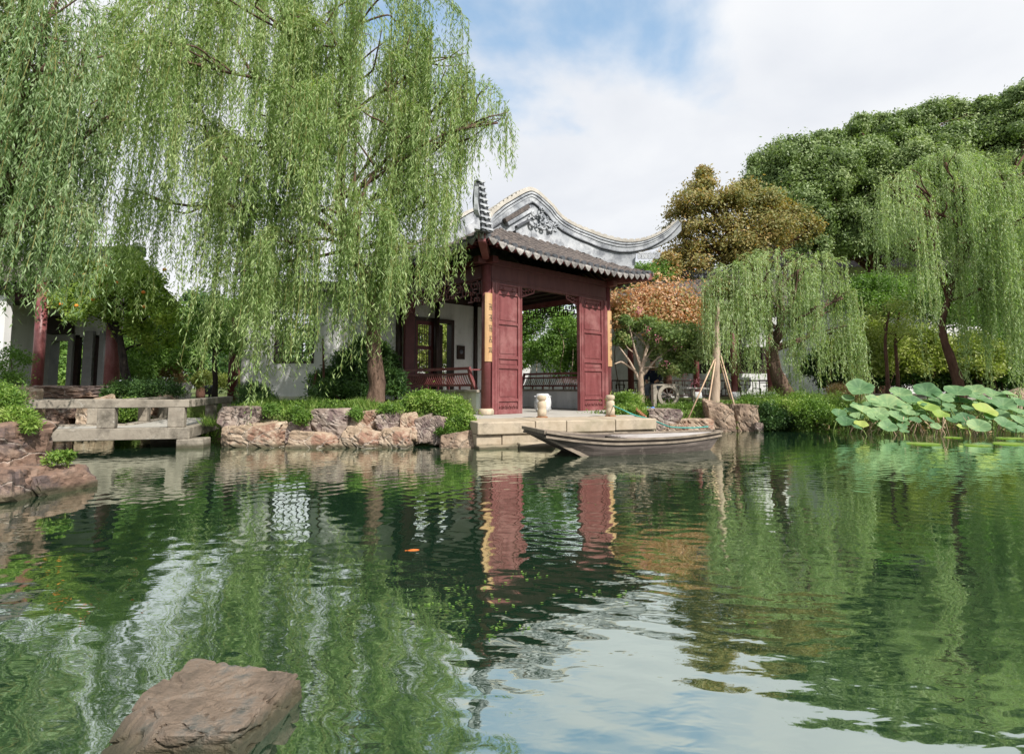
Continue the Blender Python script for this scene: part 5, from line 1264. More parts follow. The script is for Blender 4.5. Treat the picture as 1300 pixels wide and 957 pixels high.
nl = willow('weeping_willow', 'huge weeping willow with a bare brown trunk on the rocky bank beside the pavilion', base, trunkp, [.19, .145, .135, .13, .12, .10, .09, .08, .055, .03], lob, WILL, BARK, group=None, wind=(-.06, 0))
# willow hanging in from the near left
base = Vector((-8.6, 8.4, gz(-8.6, 8.4)))
lob = [WL(20, -75, 7.6, .9, 380, 90), WL(-35, -60, 7.9, 1.0, 400, 80), WL(75, -20, 8.2, .7, 330, 60), WL(110, 40, 8.6, .55, 300, 45), WL(140, 130, 8.9, .35, 250, 18), WL(50, 110, 8.6, .8, 410, 100), WL(100, 180, 9.0, .6, 370, 70), WL(10, 200, 8.6, .8, 400, 100), WL(75, 250, 8.4, .6, 400, 50), WL(35, 20, 8.0, .8, 390, 90), WL(-50, 150, 8, .9, 400, 50), WL(60, 60, 7.4, .35, 395, 20)]
willow('weeping_willow', 'silvery weeping willow hanging in from the picture edge over the footbridge', base, [base, base + Vector((.1, 0, 1.6)), base + Vector((.4, -.1, 3)), base + Vector((.9, -.3, 4.4)), base + Vector((1.3, -.4, 5.6))], [.26, .2, .17, .13, .08], lob, WILLB, BARK, leafL=.10, leafW=.018, step=.036, wind=(-.16, 0), sway=.09)
# small dense willow on the right bank
base = D(1004, 514, 14.4); base.z = gz(base.x, base.y) - .02
lob = [WL(930, 334, 14.3, .7, 480, 80), WL(985, 316, 14.7, .95, 480, 100), WL(962, 326, 14.0, .6, 490, 70), WL(1012, 330, 14.1, .5, 480, 60), WL(1042, 324, 14.4, .65, 500, 75), WL(1070, 366, 14.2, .4, 515, 36), WL(905, 362, 14.3, .38, 505, 50), WL(960, 362, 13.9, .6, 495, 48), WL(1020, 384, 13.8, .5, 495, 40), WL(1062, 410, 14.6, .5, 515, 50)]
willow('weeping_willow', 'compact weeping willow with a dark leaning twisted trunk beside the staked tree', base, [base, D(994, 492, 14.4), D(983, 465, 14.4), D(984, 440, 14.4), D(992, 400, 14.4), D(988, 360, 14.4)], [.25, .20, .14, .10, .08, .05], lob, WILLR, BARK, leafL=.085, leafW=.016, step=.028, sway=.045, rim=.35, shoots=1.7, clump=.09)
# tall willow at the right
base = D(1222, 505, 15.0); base.z = gz(base.x, base.y)
lob = [WL(1150, 215, 14.8, .8, 385, 70), WL(1200, 195, 15, 1.05, 420, 130), WL(1225, 225, 14.5, .6, 470, 50), WL(1255, 215, 14.8, 1.0, 480, 120), WL(1300, 185, 14.5, 1.2, 440, 120), WL(1125, 232, 14.8, .35, 370, 22), WL(1178, 255, 14.2, .55, 500, 22), WL(1285, 270, 13.9, 1.0, 500, 90), WL(1240, 300, 14.4, .7, 510, 50), WL(1158, 300, 14.6, .35, 505, 12), WL(1300, 330, 14, .9, 480, 60)]
willow('weeping_willow', 'tall airy weeping willow with a thin reddish trunk rising behind the lotus leaves', base, [base, D(1212, 470, 15), D(1198, 430, 15), D(1197, 405, 15), D(1207, 370, 15), D(1215, 330, 15), D(1222, 270, 15)], [.14, .11, .09, .08, .07, .06, .04], lob, WILLR, BARKR, leafL=.095, leafW=.017, step=.028, sway=.04, wind=(.02, 0), shoots=1.9)

# big evergreen camphor
base = D(1112, 490, 27); base.z = gz(base.x, base.y)
lob = []
for px, py in ((958, 226), (972, 206), (993, 200), (1012, 206), (1030, 194), (1045, 176), (1062, 178), (1080, 170), (1092, 156), (1114, 155), (1132, 160), (1148, 147), (1168, 150), (1184, 137), (1206, 135), (1226, 150), (1246, 134), (1266, 132), (1278, 152), (1296, 148)):
    lob.append(LB(px, py + 8, 27 + U(-1, 1), 16, 15, 1.0))
RL = random.Random(12)
for row, (y0, x0, x1) in enumerate(((205, 985, 1300), (232, 975, 1300), (258, 985, 1300), (285, 1000, 1300), (310, 1030, 1290))):
    x = x0
    while x < x1: lob.append(LB(x, y0 + RL.uniform(-9, 9) - max(0, (x - 1060)) * (.12 if row < 2 else 0), 26 + RL.uniform(-1.2, 1.0) - row * .15, RL.uniform(20, 32), RL.uniform(18, 27), 1.2)); x += RL.uniform(22, 34)
tree('camphor_tree', 'large rounded dark evergreen tree towering over the halls', 'tree', base, [base, D(1115, 400, 27), D(1112, 350, 27), D(1105, 310, 27), D(1100, 260, 27)], [.50, .42, .34, .22, .09], lob, 250, .14, CAMPH, BARKR, spread=.19, aspect=.5, zf=1.0)
base = D(1330, 490, 25); base.z = gz(base.x, base.y)
tree('camphor_tree', 'darker evergreen tree at the picture edge beyond the tall airy willow', 'tree', base, [base, D(1325, 350, 25), D(1320, 250, 25)], [.4, .3, .15], [LB(1300, 130, 25, 26, 22), LB(1310, 170, 25, 40, 40, 1.4), LB(1330, 250, 25, 50, 60, 1.6), LB(1290, 330, 25, 40, 40, 1.2)], 420, .14, CAMPH, BARKR, spread=.15)
# golden brown tree
base = D(935, 490, 20.5); base.z = gz(base.x, base.y)
lob = []
for px, py, rx in ((892, 222, 9), (888, 238, 16), (878, 254, 22), (900, 262, 20), (868, 272, 18), (925, 250, 18), (948, 244, 20), (940, 262, 26), (972, 256, 20), (992, 268, 22), (1012, 282, 20), (1028, 292, 14), (985, 288, 28), (955, 282, 26), (920, 285, 26), (885, 290, 24), (858, 296, 16), (1005, 304, 22), (970, 306, 26), (935, 308, 26), (900, 312, 26), (868, 318, 22), (848, 332, 14), (880, 338, 24), (915, 334, 26), (950, 328, 24), (895, 358, 24), (860, 352, 18), (930, 356, 22), (845, 348, 10)):
    lob.append(LB(px, py, 20.3 + U(-.7, .7), rx, 9, .75))
tree('golden_tree', 'wide layered tree with golden brown autumn leaves beside the upturned ridge tip', 'tree', base, [base, D(933, 420, 20.5), D(940, 370, 20.5), D(938, 330, 20.5), D(930, 290, 20.5)], [.24, .18, .15, .12, .07], lob, 85, .12, GOLD, BARKR, spread=.34, aspect=.5, flat=.3)
# orange tree and crape myrtle
base = D(905, 500, 17.6); base.z = gz(base.x, base.y)
tree('maple_tree', 'small maple turning orange between the pavilion and the staked tree', 'tree', D(850, 500, 18) * 1.0, [D(850, 500, 18), D(846, 450, 18), D(838, 410, 18), D(830, 385, 18)], [.13, .10, .08, .05],
     [LB(805, 377, 17.2, 30, 7, .8), LB(845, 372, 17.2, 36, 8, .9), LB(878, 388, 17.2, 22, 9, .7), LB(775, 388, 16.6, 20, 9, .7), LB(838, 392, 17, 42, 9, 1.0), LB(800, 397, 16.8, 30, 9, .8), LB(878, 408, 17, 20, 9, .6), LB(845, 410, 16.6, 34, 9, .8), LB(785, 408, 16.4, 18, 8, .6), LB(862, 424, 16.4, 22, 8, .5)], 60, .11, ORNG, BARKR, spread=.42, flat=.2)
base = D(815, 517, 15.2); base.z = gz(base.x, base.y) - .02
lob = [LB(796, 412, 15.6, 14, 10, .4), LB(792, 432, 15.5, 14, 12, .5), LB(826, 418, 15.4, 24, 11, .7), LB(850, 432, 15.2, 32, 16, 1.2), LB(880, 452, 15.0, 24, 14, 1), LB(862, 468, 15, 24, 10, .9), LB(838, 450, 15.5, 18, 10, .6), LB(872, 424, 15.6, 20, 14, .8)]
tree('crape_myrtle', 'small spreading crape myrtle with a pale smooth trunk and pink flowers by the landing', 'tree', base, [base, D(814, 495, 15.2), D(814, 475, 15.2), D(818, 455, 15.2), D(824, 430, 15.2)], [.10, .08, .07, .05, .03], lob, 150, .08, MYRT, BARKP, spread=.2)
t = bpy.data.objects['crape_myrtle']; mb = MB(); org = Vector(base)
for p in ([D(813, 485, 15.2), D(800, 460, 15.2), D(786, 440, 15.3)], [D(815, 478, 15.2), D(835, 455, 15.2), D(860, 438, 15.2)], [D(815, 470, 15.2), D(805, 440, 15.3), D(796, 400, 15.4)], [D(806, 470, 15.2), D(790, 460, 15.3), D(780, 462, 15.2)]):
    q = smooth_path([Vector(a) - org for a in p], 5); mb.tube(q, lerp_list([.042, .03, .012], len(q)), 8, wob=.2)
mb.build('branches', BARKP, t)
PINK = M_leaf('pink_petal', [(0, (.6, .18, .26)), (1, (.75, .35, .42))], .3, tint=(1.1, .8, .9))
P_ = []
for px, py in ((812, 395), (868, 478), (884, 483), (845, 462), (860, 440), (895, 458), (836, 430), (822, 418), (880, 488)): P_.append(npv(D(px, py, 14.7)) + RNG.normal(size=(22, 3)) * .05)
P_ = np.vstack(P_); d = unit(RNG.normal(size=P_.shape)); quads_mesh('blossoms', leaf_quads(P_, d, np.full(len(P_), .045), np.full(len(P_), .035)), len(P_), PINK, t, RNG.uniform(0, 1, len(P_)), Vector(base))
# staked tree
base = D(908, 512, 13.9); base.z = gz(base.x, base.y) - .02
t = tree('staked_tree', 'pale straight young trunk propped by wooden stakes on the lawn', 'tree', base, [base, D(908, 480, 13.9), D(909, 450, 13.9), D(910, 420, 13.9), D(912, 385, 14.0)], [.13, .11, .10, .075, .03], [LB(915, 370, 14.3, 12, 12, .5)], 60, .09, GOLD, BARKP, spread=.25)
apex = D(911, 457, 13.9)
for k, (px, py, Y, lb) in enumerate(((872, 511, 13.3, 'shorter brown'), (888, 514, 13.1, 'pale'), (930, 511, 14.5, 'brown'), (944, 511, 13.4, 'pale thin'))):
    f = D(px, py, Y); f.z = gz(f.x, f.y) - .03; mb = MB(); q = apex + (Vector((f.x, f.y, apex.z)) - apex).normalized() * .12; q = q + (q - f).normalized() * .12; mb.tube([f, q], .017, 8)
    tag(mb.build('wooden_stake', POLE, org=f), ['shorter brown prop stake leaning on the pale trunk on the side of the myrtle', 'pale prop stake standing closest to the water before the pale trunk', 'brown prop stake behind the pale trunk on the willow side', 'pale prop stake spread widest toward the compact willow'][k], 'stake', 'stakes propping the young tree')
# fruit tree by the gallery
base = D(168, 500, 12.2); base.z = gz(-7.8, 13.0) - .05
base = Vector((D(168, 500, 12.9).x, 12.9, gz(D(168, 500, 12.9).x, 12.9) - .05))
lob = [LB(110, 350, 12.9, 30, 20, 1.2), LB(140, 375, 12.8, 38, 24, 1.5), LB(175, 360, 12.9, 32, 24, 1.3), LB(90, 385, 12.7, 28, 20, 1), LB(120, 400, 12.8, 30, 18, 1), LB(195, 395, 13, 28, 24, 1.1), LB(150, 330, 13.2, 24, 14, .8), LB(170, 420, 13.2, 26, 18, .8), LB(205, 430, 13.6, 26, 22, .8)]
tree('pomegranate_tree', 'leaning fruit tree with small orange fruits beside the red gallery column', 'tree', base, [base, D(160, 480, 12.9), D(156, 455, 12.9), D(150, 420, 12.9), D(138, 395, 12.9)], [.11, .09, .08, .06, .035], lob, 120, .075, FRUITL, BARKD, spread=.2)
t = bpy.data.objects['pomegranate_tree']
for px, py in ((126, 333), (135, 338), (96, 349), (107, 349), (149, 359), (182, 371), (183, 389), (77, 386), (209, 342), (97, 388), (118, 380)):
    mb = MB(); mb.lathe([(.005, -.035), (.03, -.022), (.038, 0), (.03, .022), (.008, .035)], Vector(D(px, py, 12.2)) - base, 10); mb.build('fruit', FRUIT, t)
# dark small tree by the lamp
base = D(273, 502, 13.8); base.z = gz(base.x, base.y)
tree('young_tree', 'small dark forked tree standing on the lawn next to the black lantern', 'tree', base, [base, D(273, 480, 13.8), D(272, 455, 13.8), D(275, 430, 13.8)], [.075, .06, .05, .03], [LB(255, 430, 13.8, 24, 18, .8), LB(285, 440, 13.8, 24, 18, .8), LB(270, 410, 14, 28, 20, .9)], 80, .08, SHRUB, BARKD, spread=.22)
# garden behind the lawn on the left
for k, (px, Y, pt, sz, mt, lb) in enumerate(((226, 18, 400, 30, SHRUB, 'bushy green tree with a pale trunk beyond the scholar rock'), (180, 19, 390, 36, SHRUB, 'broad green tree at the far side of the lawn near the gallery'), (255, 21, 380, 36, DSHRUB, 'dark green tree beyond the lawn behind the black lantern'), (300, 22, 385, 34, SHRUB, 'green tree at the far side of the lawn next to the white wall'),
                                         (75, 19.5, 430, 26, SHRUB, 'green tree seen through the gallery doorway'), (130, 24, 370, 40, DSHRUB, 'tall dark tree behind the gallery roof'))):
    b = D(px, 500, Y); b.z = gz(b.x, b.y)
    tree('garden_tree', lb, 'tree', b, [b, D(px + 1, 480, Y), D(px - 2, 450, Y), D(px, 425, Y)], [.16, .13, .11, .06], [LB(px + U(-14, 14), pt + 12, Y, sz * .8, 20, 1), LB(px - sz * .6, pt + 34, Y, sz * .7, 20, 1), LB(px + sz * .6, pt + 34, Y, sz * .7, 20, 1), LB(px, pt + 52, Y - .5, sz * .9, 20, 1.1)], 130, .13, mt, BARKP if k == 0 else BARKR, spread=.2, group='trees around the garden lawn')
bush('garden_shrub', 'brown and green mixed shrub behind the scholar rock', 'shrub', [LB(212, 478, 17.6, 18, 16), LB(196, 470, 17.8, 14, 12)], 160, .08, DRYL, spread=.25)
bush('garden_shrub', 'bright green shrub at the lawn edge beside the gallery column', 'shrub', [LB(172, 472, 16, 20, 18), LB(200, 455, 16.6, 18, 16)], 160, .08, SHRUB, spread=.25)
bush('garden_shrub', 'yellow green shrub behind the black lantern on the lawn', 'shrub', [LB(262, 484, 18, 14, 10), LB(290, 488, 18, 18, 9)], 130, .07, YSHRUB, spread=.25)
bush('garden_shrub', 'dark green hedge shrub between the pile of rocks and the fruit tree', 'shrub', [LB(165, 497, 12.6, 26, 9, 1.2), LB(200, 496, 12.8, 26, 8, 1.2), LB(135, 502, 12.2, 14, 6, .6)], 190, .055, DSHRUB, spread=.22)
bush('trailing_shrub', 'fresh green plant growing on the water side behind the bridge rails', 'shrub', [LB(150, 528, 11.9, 16, 13, 1), LB(165, 520, 12, 12, 12, .8)], 200, .05, COVER, spread=.25)
bush('wall_shrub', 'tufty green bush against the white wall near the bridge end', 'shrub', [LB(322, 505, 11.6, 18, 14, 1), LB(335, 512, 11.4, 16, 9, .8)], 220, .07, DSHRUB, spread=.25, up=.6, aspect=.2)
bush('evergreen_shrub', 'large dark green leafy shrub behind the willow trunk against the white wall', 'shrub', [LB(452, 470, 12.3, 28, 24, 1.8), LB(420, 492, 12.2, 26, 16, 1.3), LB(480, 460, 12.8, 20, 20, 1.2), LB(495, 490, 12.3, 18, 18, 1.2), LB(440, 500, 11.9, 36, 10, 1.5), LB(462, 445, 12.6, 16, 14, .8)], 230, .095, DSHRUB, spread=.2, aspect=.28, stems=7)
mb = MB(); a = D(402, 508, 11.8); mb = MB()
for px, e in ((395, 470), (408, 430)): p = smooth_path([D(px, 512, 11.8), D(px + 3, 490, 11.8), D(px + 5 - (px - 400) * .4, e, 11.8)], 5); mb.tube(p, lerp_list([.04, .03, .018], len(p)), 8)
o = mb.build('sapling_stem', BARKR, org=a); tag(o, 'pair of thin reddish bare stems rising before the low white wall', 'sapling')
bush('hanging_weed', 'small green weeds hanging over the tan rocks below the low white wall', 'weed', [LB(385, 533, 9.75, 8, 9, .7), LB(374, 524, 9.9, 12, 6, .6)], 110, .045, COVER, spread=.3)
bush('hanging_weed', 'green tuft growing in the joint between the tall block rock and the willow boulder', 'weed', [LB(452, 527, 9.75, 6, 8, .6)], 90, .045, SHRUB, spread=.35)
bush('hanging_weed', 'green weeds on top of the round grey pink boulder', 'weed', [LB(497, 520, 9.9, 14, 4, .7)], 100, .045, COVER, spread=.3)
bush('hanging_weed', 'dark grassy tuft spilling over the flat slab by the bridge end', 'weed', [LB(346, 522, 9.95, 10, 7, .7)], 100, .05, SHRUB, spread=.3)
# trailing plants by the landing
bush('trailing_shrub', 'bright green leafy plant cascading down the rocks at the landing corner', 'shrub', [LB(545, 512, 10.6, 30, 9, 1.4), LB(575, 522, 10.3, 22, 14, 1.5), LB(585, 540, 10.0, 17, 14, 1.5), LB(570, 548, 9.9, 14, 10, 1), LB(520, 516, 10.6, 16, 6, .8), LB(592, 552, 9.85, 9, 9, .6)], 260, .05, COVER, spread=.2, aspect=.5)
bush('fern_clump', 'bright green ferns growing over the big square boulder', 'fern', [LB(4, 518, 5.7, 18, 14, 1.2), LB(22, 530, 5.6, 14, 9, .9), LB(-4, 502, 6, 18, 10, .9), LB(36, 540, 5.5, 8, 7, .5)], 130, .045, COVER, spread=.34, aspect=.3)
bush('water_weed', 'small light green sprig growing at the water beside the brown rocks', 'plant', [LB(72, 583, 5.6, 12, 5, .8), LB(84, 579, 5.6, 6, 4, .5)], 40, .04, COVER, spread=.3, aspect=.4)
bush('garden_shrub', 'small light green bush before the white wall at the picture edge', 'shrub', [LB(12, 460, 10.6, 20, 16, 1), LB(5, 488, 10.4, 22, 14, 1)], 70, .05, SHRUB, spread=.28, stems=4)
# right of the landing
bush('low_shrub', 'bright yellow green low plants beside the landing under the crape myrtle', 'shrub', [LB(795, 512, 12.6, 18, 9, 1.2), LB(790, 522, 12.2, 14, 5, .9), LB(812, 524, 12.3, 12, 4, .6)], 200, .055, COVER, spread=.25)
bush('bank_ivy', 'dark ivy mass hanging to the water between the streaked rock and the bright cover', 'ivy', [LB(975, 530, 13.3, 20, 14, 1.2), LB(1000, 534, 13.2, 20, 12, 1.2), LB(962, 525, 13.4, 12, 10, .8)], 210, .06, DSHRUB, spread=.2)
bush('bank_shrub', 'bright green low bush spilling over the bank beneath the compact willow', 'shrub', [LB(1030, 528, 13.2, 30, 14, 1.7), LB(1055, 534, 13.1, 18, 10, 1), LB(1005, 518, 13.4, 32, 8, 1.3)], 260, .055, COVER, spread=.2)
bush('bank_shrub', 'pale green feathery low growth along the bank above the bright bush', 'shrub', [LB(985, 508, 14.4, 40, 7, 1.3), LB(1040, 510, 14.2, 30, 8, 1.2), LB(950, 512, 14.2, 14, 5, .6)], 220, .06, GRASS, spread=.2, up=.5, aspect=.2)
bush('bank_shrub', 'tall dry grass tuft behind the first lotus leaves', 'grass tuft', [LB(1068, 500, 14.8, 14, 8, .8), LB(1085, 506, 14.4, 12, 6, .6)], 150, .10, DRYL, spread=.25, up=1.4, aspect=.08)
# shrubs behind the path on the right
sh = [(1105, 440, 18.5, 44, 40, YSHRUB, 'loose yellow green shrub behind the lotus bed beside the slim brown trunks'), (1165, 445, 19, 44, 36, YSHRUB, 'yellow green shrub in the middle of the far hedge row'), (1235, 450, 18.5, 40, 34, YSHRUB, 'pale leaved shrub beside the reddish willow trunk'), (1290, 450, 18.5, 34, 36, SHRUB, 'green shrub at the picture edge behind the hanging willow'),
      (1060, 460, 19.5, 34, 34, DSHRUB, 'dark shrub in the shade between the two willows on the bank'), (1110, 375, 22, 46, 32, SHRUB, 'broad fresh green tree top under the evergreen trunk'), (1165, 372, 22.5, 40, 30, SHRUB, 'green tree top before the tall hall roof'), (1140, 470, 20, 70, 22, DSHRUB, 'dark low hedge in deep shade along the path'), (1240, 478, 20, 70, 18, DSHRUB, 'dark low hedge continuing behind the reddish willow trunk'),
      (1230, 380, 21, 60, 50, SHRUB, 'tall green shrub mass behind the airy willow'), (1300, 380, 21, 40, 60, DSHRUB, 'tall dark shrub at the picture edge beyond the airy willow')]
for px, py, Y, rx, ry, mt, lb in sh:
    bush('hedge_shrub', lb, 'shrub', [LB(px, py, Y, rx * .7, ry * .7, 1.6), LB(px - rx * .6, py + ry * .3, Y, rx * .5, ry * .55, 1.1), LB(px + rx * .6, py + ry * .25, Y, rx * .5, ry * .55, 1.1), LB(px, py + ry * .6, Y - .3, rx * .6, ry * .4, 1)], 190, .11, mt, spread=.2, group='shrubs behind the lotus bed', stems=5)
for px, Y, lb in ((1127, 16.6, 'slim bare upright trunk rising right behind the first lotus leaves'), (1140, 17.2, 'slim crooked brown trunk just beyond its slimmer neighbour')):
    b = D(px, 500, Y); b.z = gz(b.x, b.y) - .03
    tree('slim_tree', lb, 'tree', b, [b, D(px - 1, 470, Y), D(px - 3, 430, Y), D(px + 2, 395, Y)], [.06, .05, .04, .02], [LB(px, 400, Y, 26, 18, .6), LB(px + 8, 425, Y, 22, 16, .5)], 60, .07, YSHRUB, BARKR, spread=.28)
# plants seen through the pavilion
bush('garden_shrub', 'large leafy shrub with pale branches seen through the pavilion doorway', 'shrub', [LB(690, 455, 18.5, 20, 26, 1.4), LB(718, 430, 18.5, 20, 26, 1.4), LB(675, 420, 19.8, 18, 20, 1), LB(725, 465, 19.5, 18, 22, 1.2), LB(655, 450, 19.8, 16, 30, 1.2), LB(700, 400, 20, 24, 14, 1)], 150, .10, SHRUB, spread=.22, stems=9, stemmat=BARKP)
bush('garden_shrub', 'bright shrub seen through the lattice door at the back of the pavilion', 'shrub', [LB(540, 430, 20, 20, 24, 1.4), LB(565, 440, 20, 18, 30, 1.4), LB(545, 465, 20, 22, 16, 1)], 170, .10, YSHRUB, spread=.22, stems=4)
bush('garden_shrub', 'green shrub between the pavilion and the orange maple', 'shrub', [LB(790, 356, 19, 18, 12, .9), LB(812, 348, 19.5, 20, 10, .8), LB(840, 348, 20, 22, 12, .8)], 170, .08, SHRUB, spread=.22, stems=3)
# far belt of trees closing the view
def wood():
    lobes = []
    for k in range(60):
        x = -46 + k * 1.9; Y = 40 + U(-3, 3); h = U(2.5, 4.6); lobes.append((Vector((x + U(-.6, .6), Y, h * .6 + .5)), (U(1.8, 2.8), 1.5, h * .6), 1.0))
    P_, Nn = blobs(lobes, 90, .25); n = len(P_); d = unit(RNG.normal(size=(n, 3)) + Nn * .4); L = RNG.uniform(.6, 1.3, n) * .32
    o = quads_mesh('distant_trees', leaf_quads(P_, d, L, L * .55), n, DSHRUB, None, RNG.uniform(0, 1, n)); tag(o, kind='stuff')
wood()

# ------------------------------------------------------------------ grass
def grass():
    n = 150000
    X = np.concatenate([RNG.uniform(-9, 0, n // 3), RNG.uniform(2.5, 14, n - n // 3)]); Y = np.concatenate([RNG.uniform(9.6, 14.5, n // 3), RNG.uniform(10.8, 17.5, n - n // 3)])
    sd = pond_sd(X, Y); keep = (sd > .12) & (Y - 0 < 18)
    dx = X - A0.x; dy = Y - A0.y; a = dx * ux.x + dy * ux.y; b = dx * vx.x + dy * vx.y
    keep &= ~((a > -1.3) & (a < PW + 1.2) & (b > -3.2) & (b < PD + .6)) | ((a < -.35) & (b > -.2) & (b < 4)) | (a > PW + .45)
    keep &= ~((X > 5) & (Y > 15.4) & (X < D(1010, 480, 16.2).x + .6))
    dens = np.array([mnoise.noise(Vector((x * .9, y * .9, 0))) for x, y in zip(X, Y)]); keep &= (RNG.uniform(-.75, .45, n) < dens + .25)
    X, Y = X[keep], Y[keep]; dens = dens[keep]; m = len(X); Z = ground_z(X, Y)
    P_ = np.stack([X, Y, Z - .01], 1); d = unit(np.stack([RNG.normal(size=m) * .35, RNG.normal(size=m) * .35, np.ones(m)], 1)); L = RNG.uniform(.05, .13, m) * (1 + dens * .8)
    V = leaf_quads(P_, d, L, np.full(m, .014)); o = quads_mesh('grass', V, m, GRASS, None, np.clip(RNG.uniform(0, 1, m) * .7 + dens * .6 + .1, 0, 1)); tag(o, kind='stuff')
grass()
def cover(name, pts, n, size, mat, h=.10):
    """low leafy cover strewn round the given pixel places"""
    P_ = []
    for px, py, Y, sx, sy in pts:
        c = D(px, py, Y); g = RNG.normal(size=(n, 2)) * np.array([sx, sy]); P_.append(np.array([c.x, c.y]) + g)
    Q = np.vstack(P_); Q = Q[pond_sd(Q[:, 0], Q[:, 1]) > -.12]; Z = ground_z(Q[:, 0], Q[:, 1]); m = len(Q)
    P3 = np.stack([Q[:, 0], Q[:, 1], np.maximum(Z, .05) + RNG.uniform(0, 1, m) ** 1.5 * h], 1); d = unit(RNG.normal(size=(m, 3)) + np.array([0, 0, .4])); L = RNG.uniform(.6, 1.3, m) * size
    o = quads_mesh(name, leaf_quads(P3, d, L, L * .45), m, mat, None, RNG.uniform(0, 1, m)); tag(o, kind='stuff')
cover('ground_cover', [(360, 522, 10.6, .5, .25), (400, 520, 11, .6, .3), (330, 524, 10.5, .35, .2), (455, 516, 10.7, .6, .25), (520, 514, 10.9, .4, .3), (300, 512, 11.5, .4, .5)], 1500, .06, COVER, .12)
def bank_grass():
    n = 9000; X = RNG.uniform(-5.7, -.9, n); Y = RNG.uniform(9.9, 11.2, n); dens = np.array([mnoise.noise(Vector((x * 1.6, y * 1.6, 5))) for x, y in zip(X, Y)]); k = (pond_sd(X, Y) > -.02) & (dens > -.05); X, Y, dens = X[k], Y[k], dens[k]; m = len(X)
    P_ = np.stack([X, Y, np.maximum(ground_z(X, Y), .3)], 1); a = RNG.uniform(0, 6.28, m); d = unit(np.stack([np.cos(a) * .5, np.sin(a) * .5 - .2, np.full(m, .9)], 1)); L = RNG.uniform(.10, .24, m) * (.8 + dens)
    o = quads_mesh('bank_grass', leaf_quads(P_, d, L, np.full(m, .012)), m, GRASS, None, np.clip(RNG.uniform(0, 1, m), 0, 1)); tag(o, kind='stuff')
bank_grass()
cover('ground_cover', [(880, 520, 13.4, .8, .4), (960, 512, 14.4, 1, .4), (1040, 514, 14.0, 1.2, .5), (800, 516, 12.8, .4, .4), (1130, 515, 14.6, 1.5, .3), (1240, 515, 14.8, 1.6, .3)], 3600, .06, GRASS, .16)

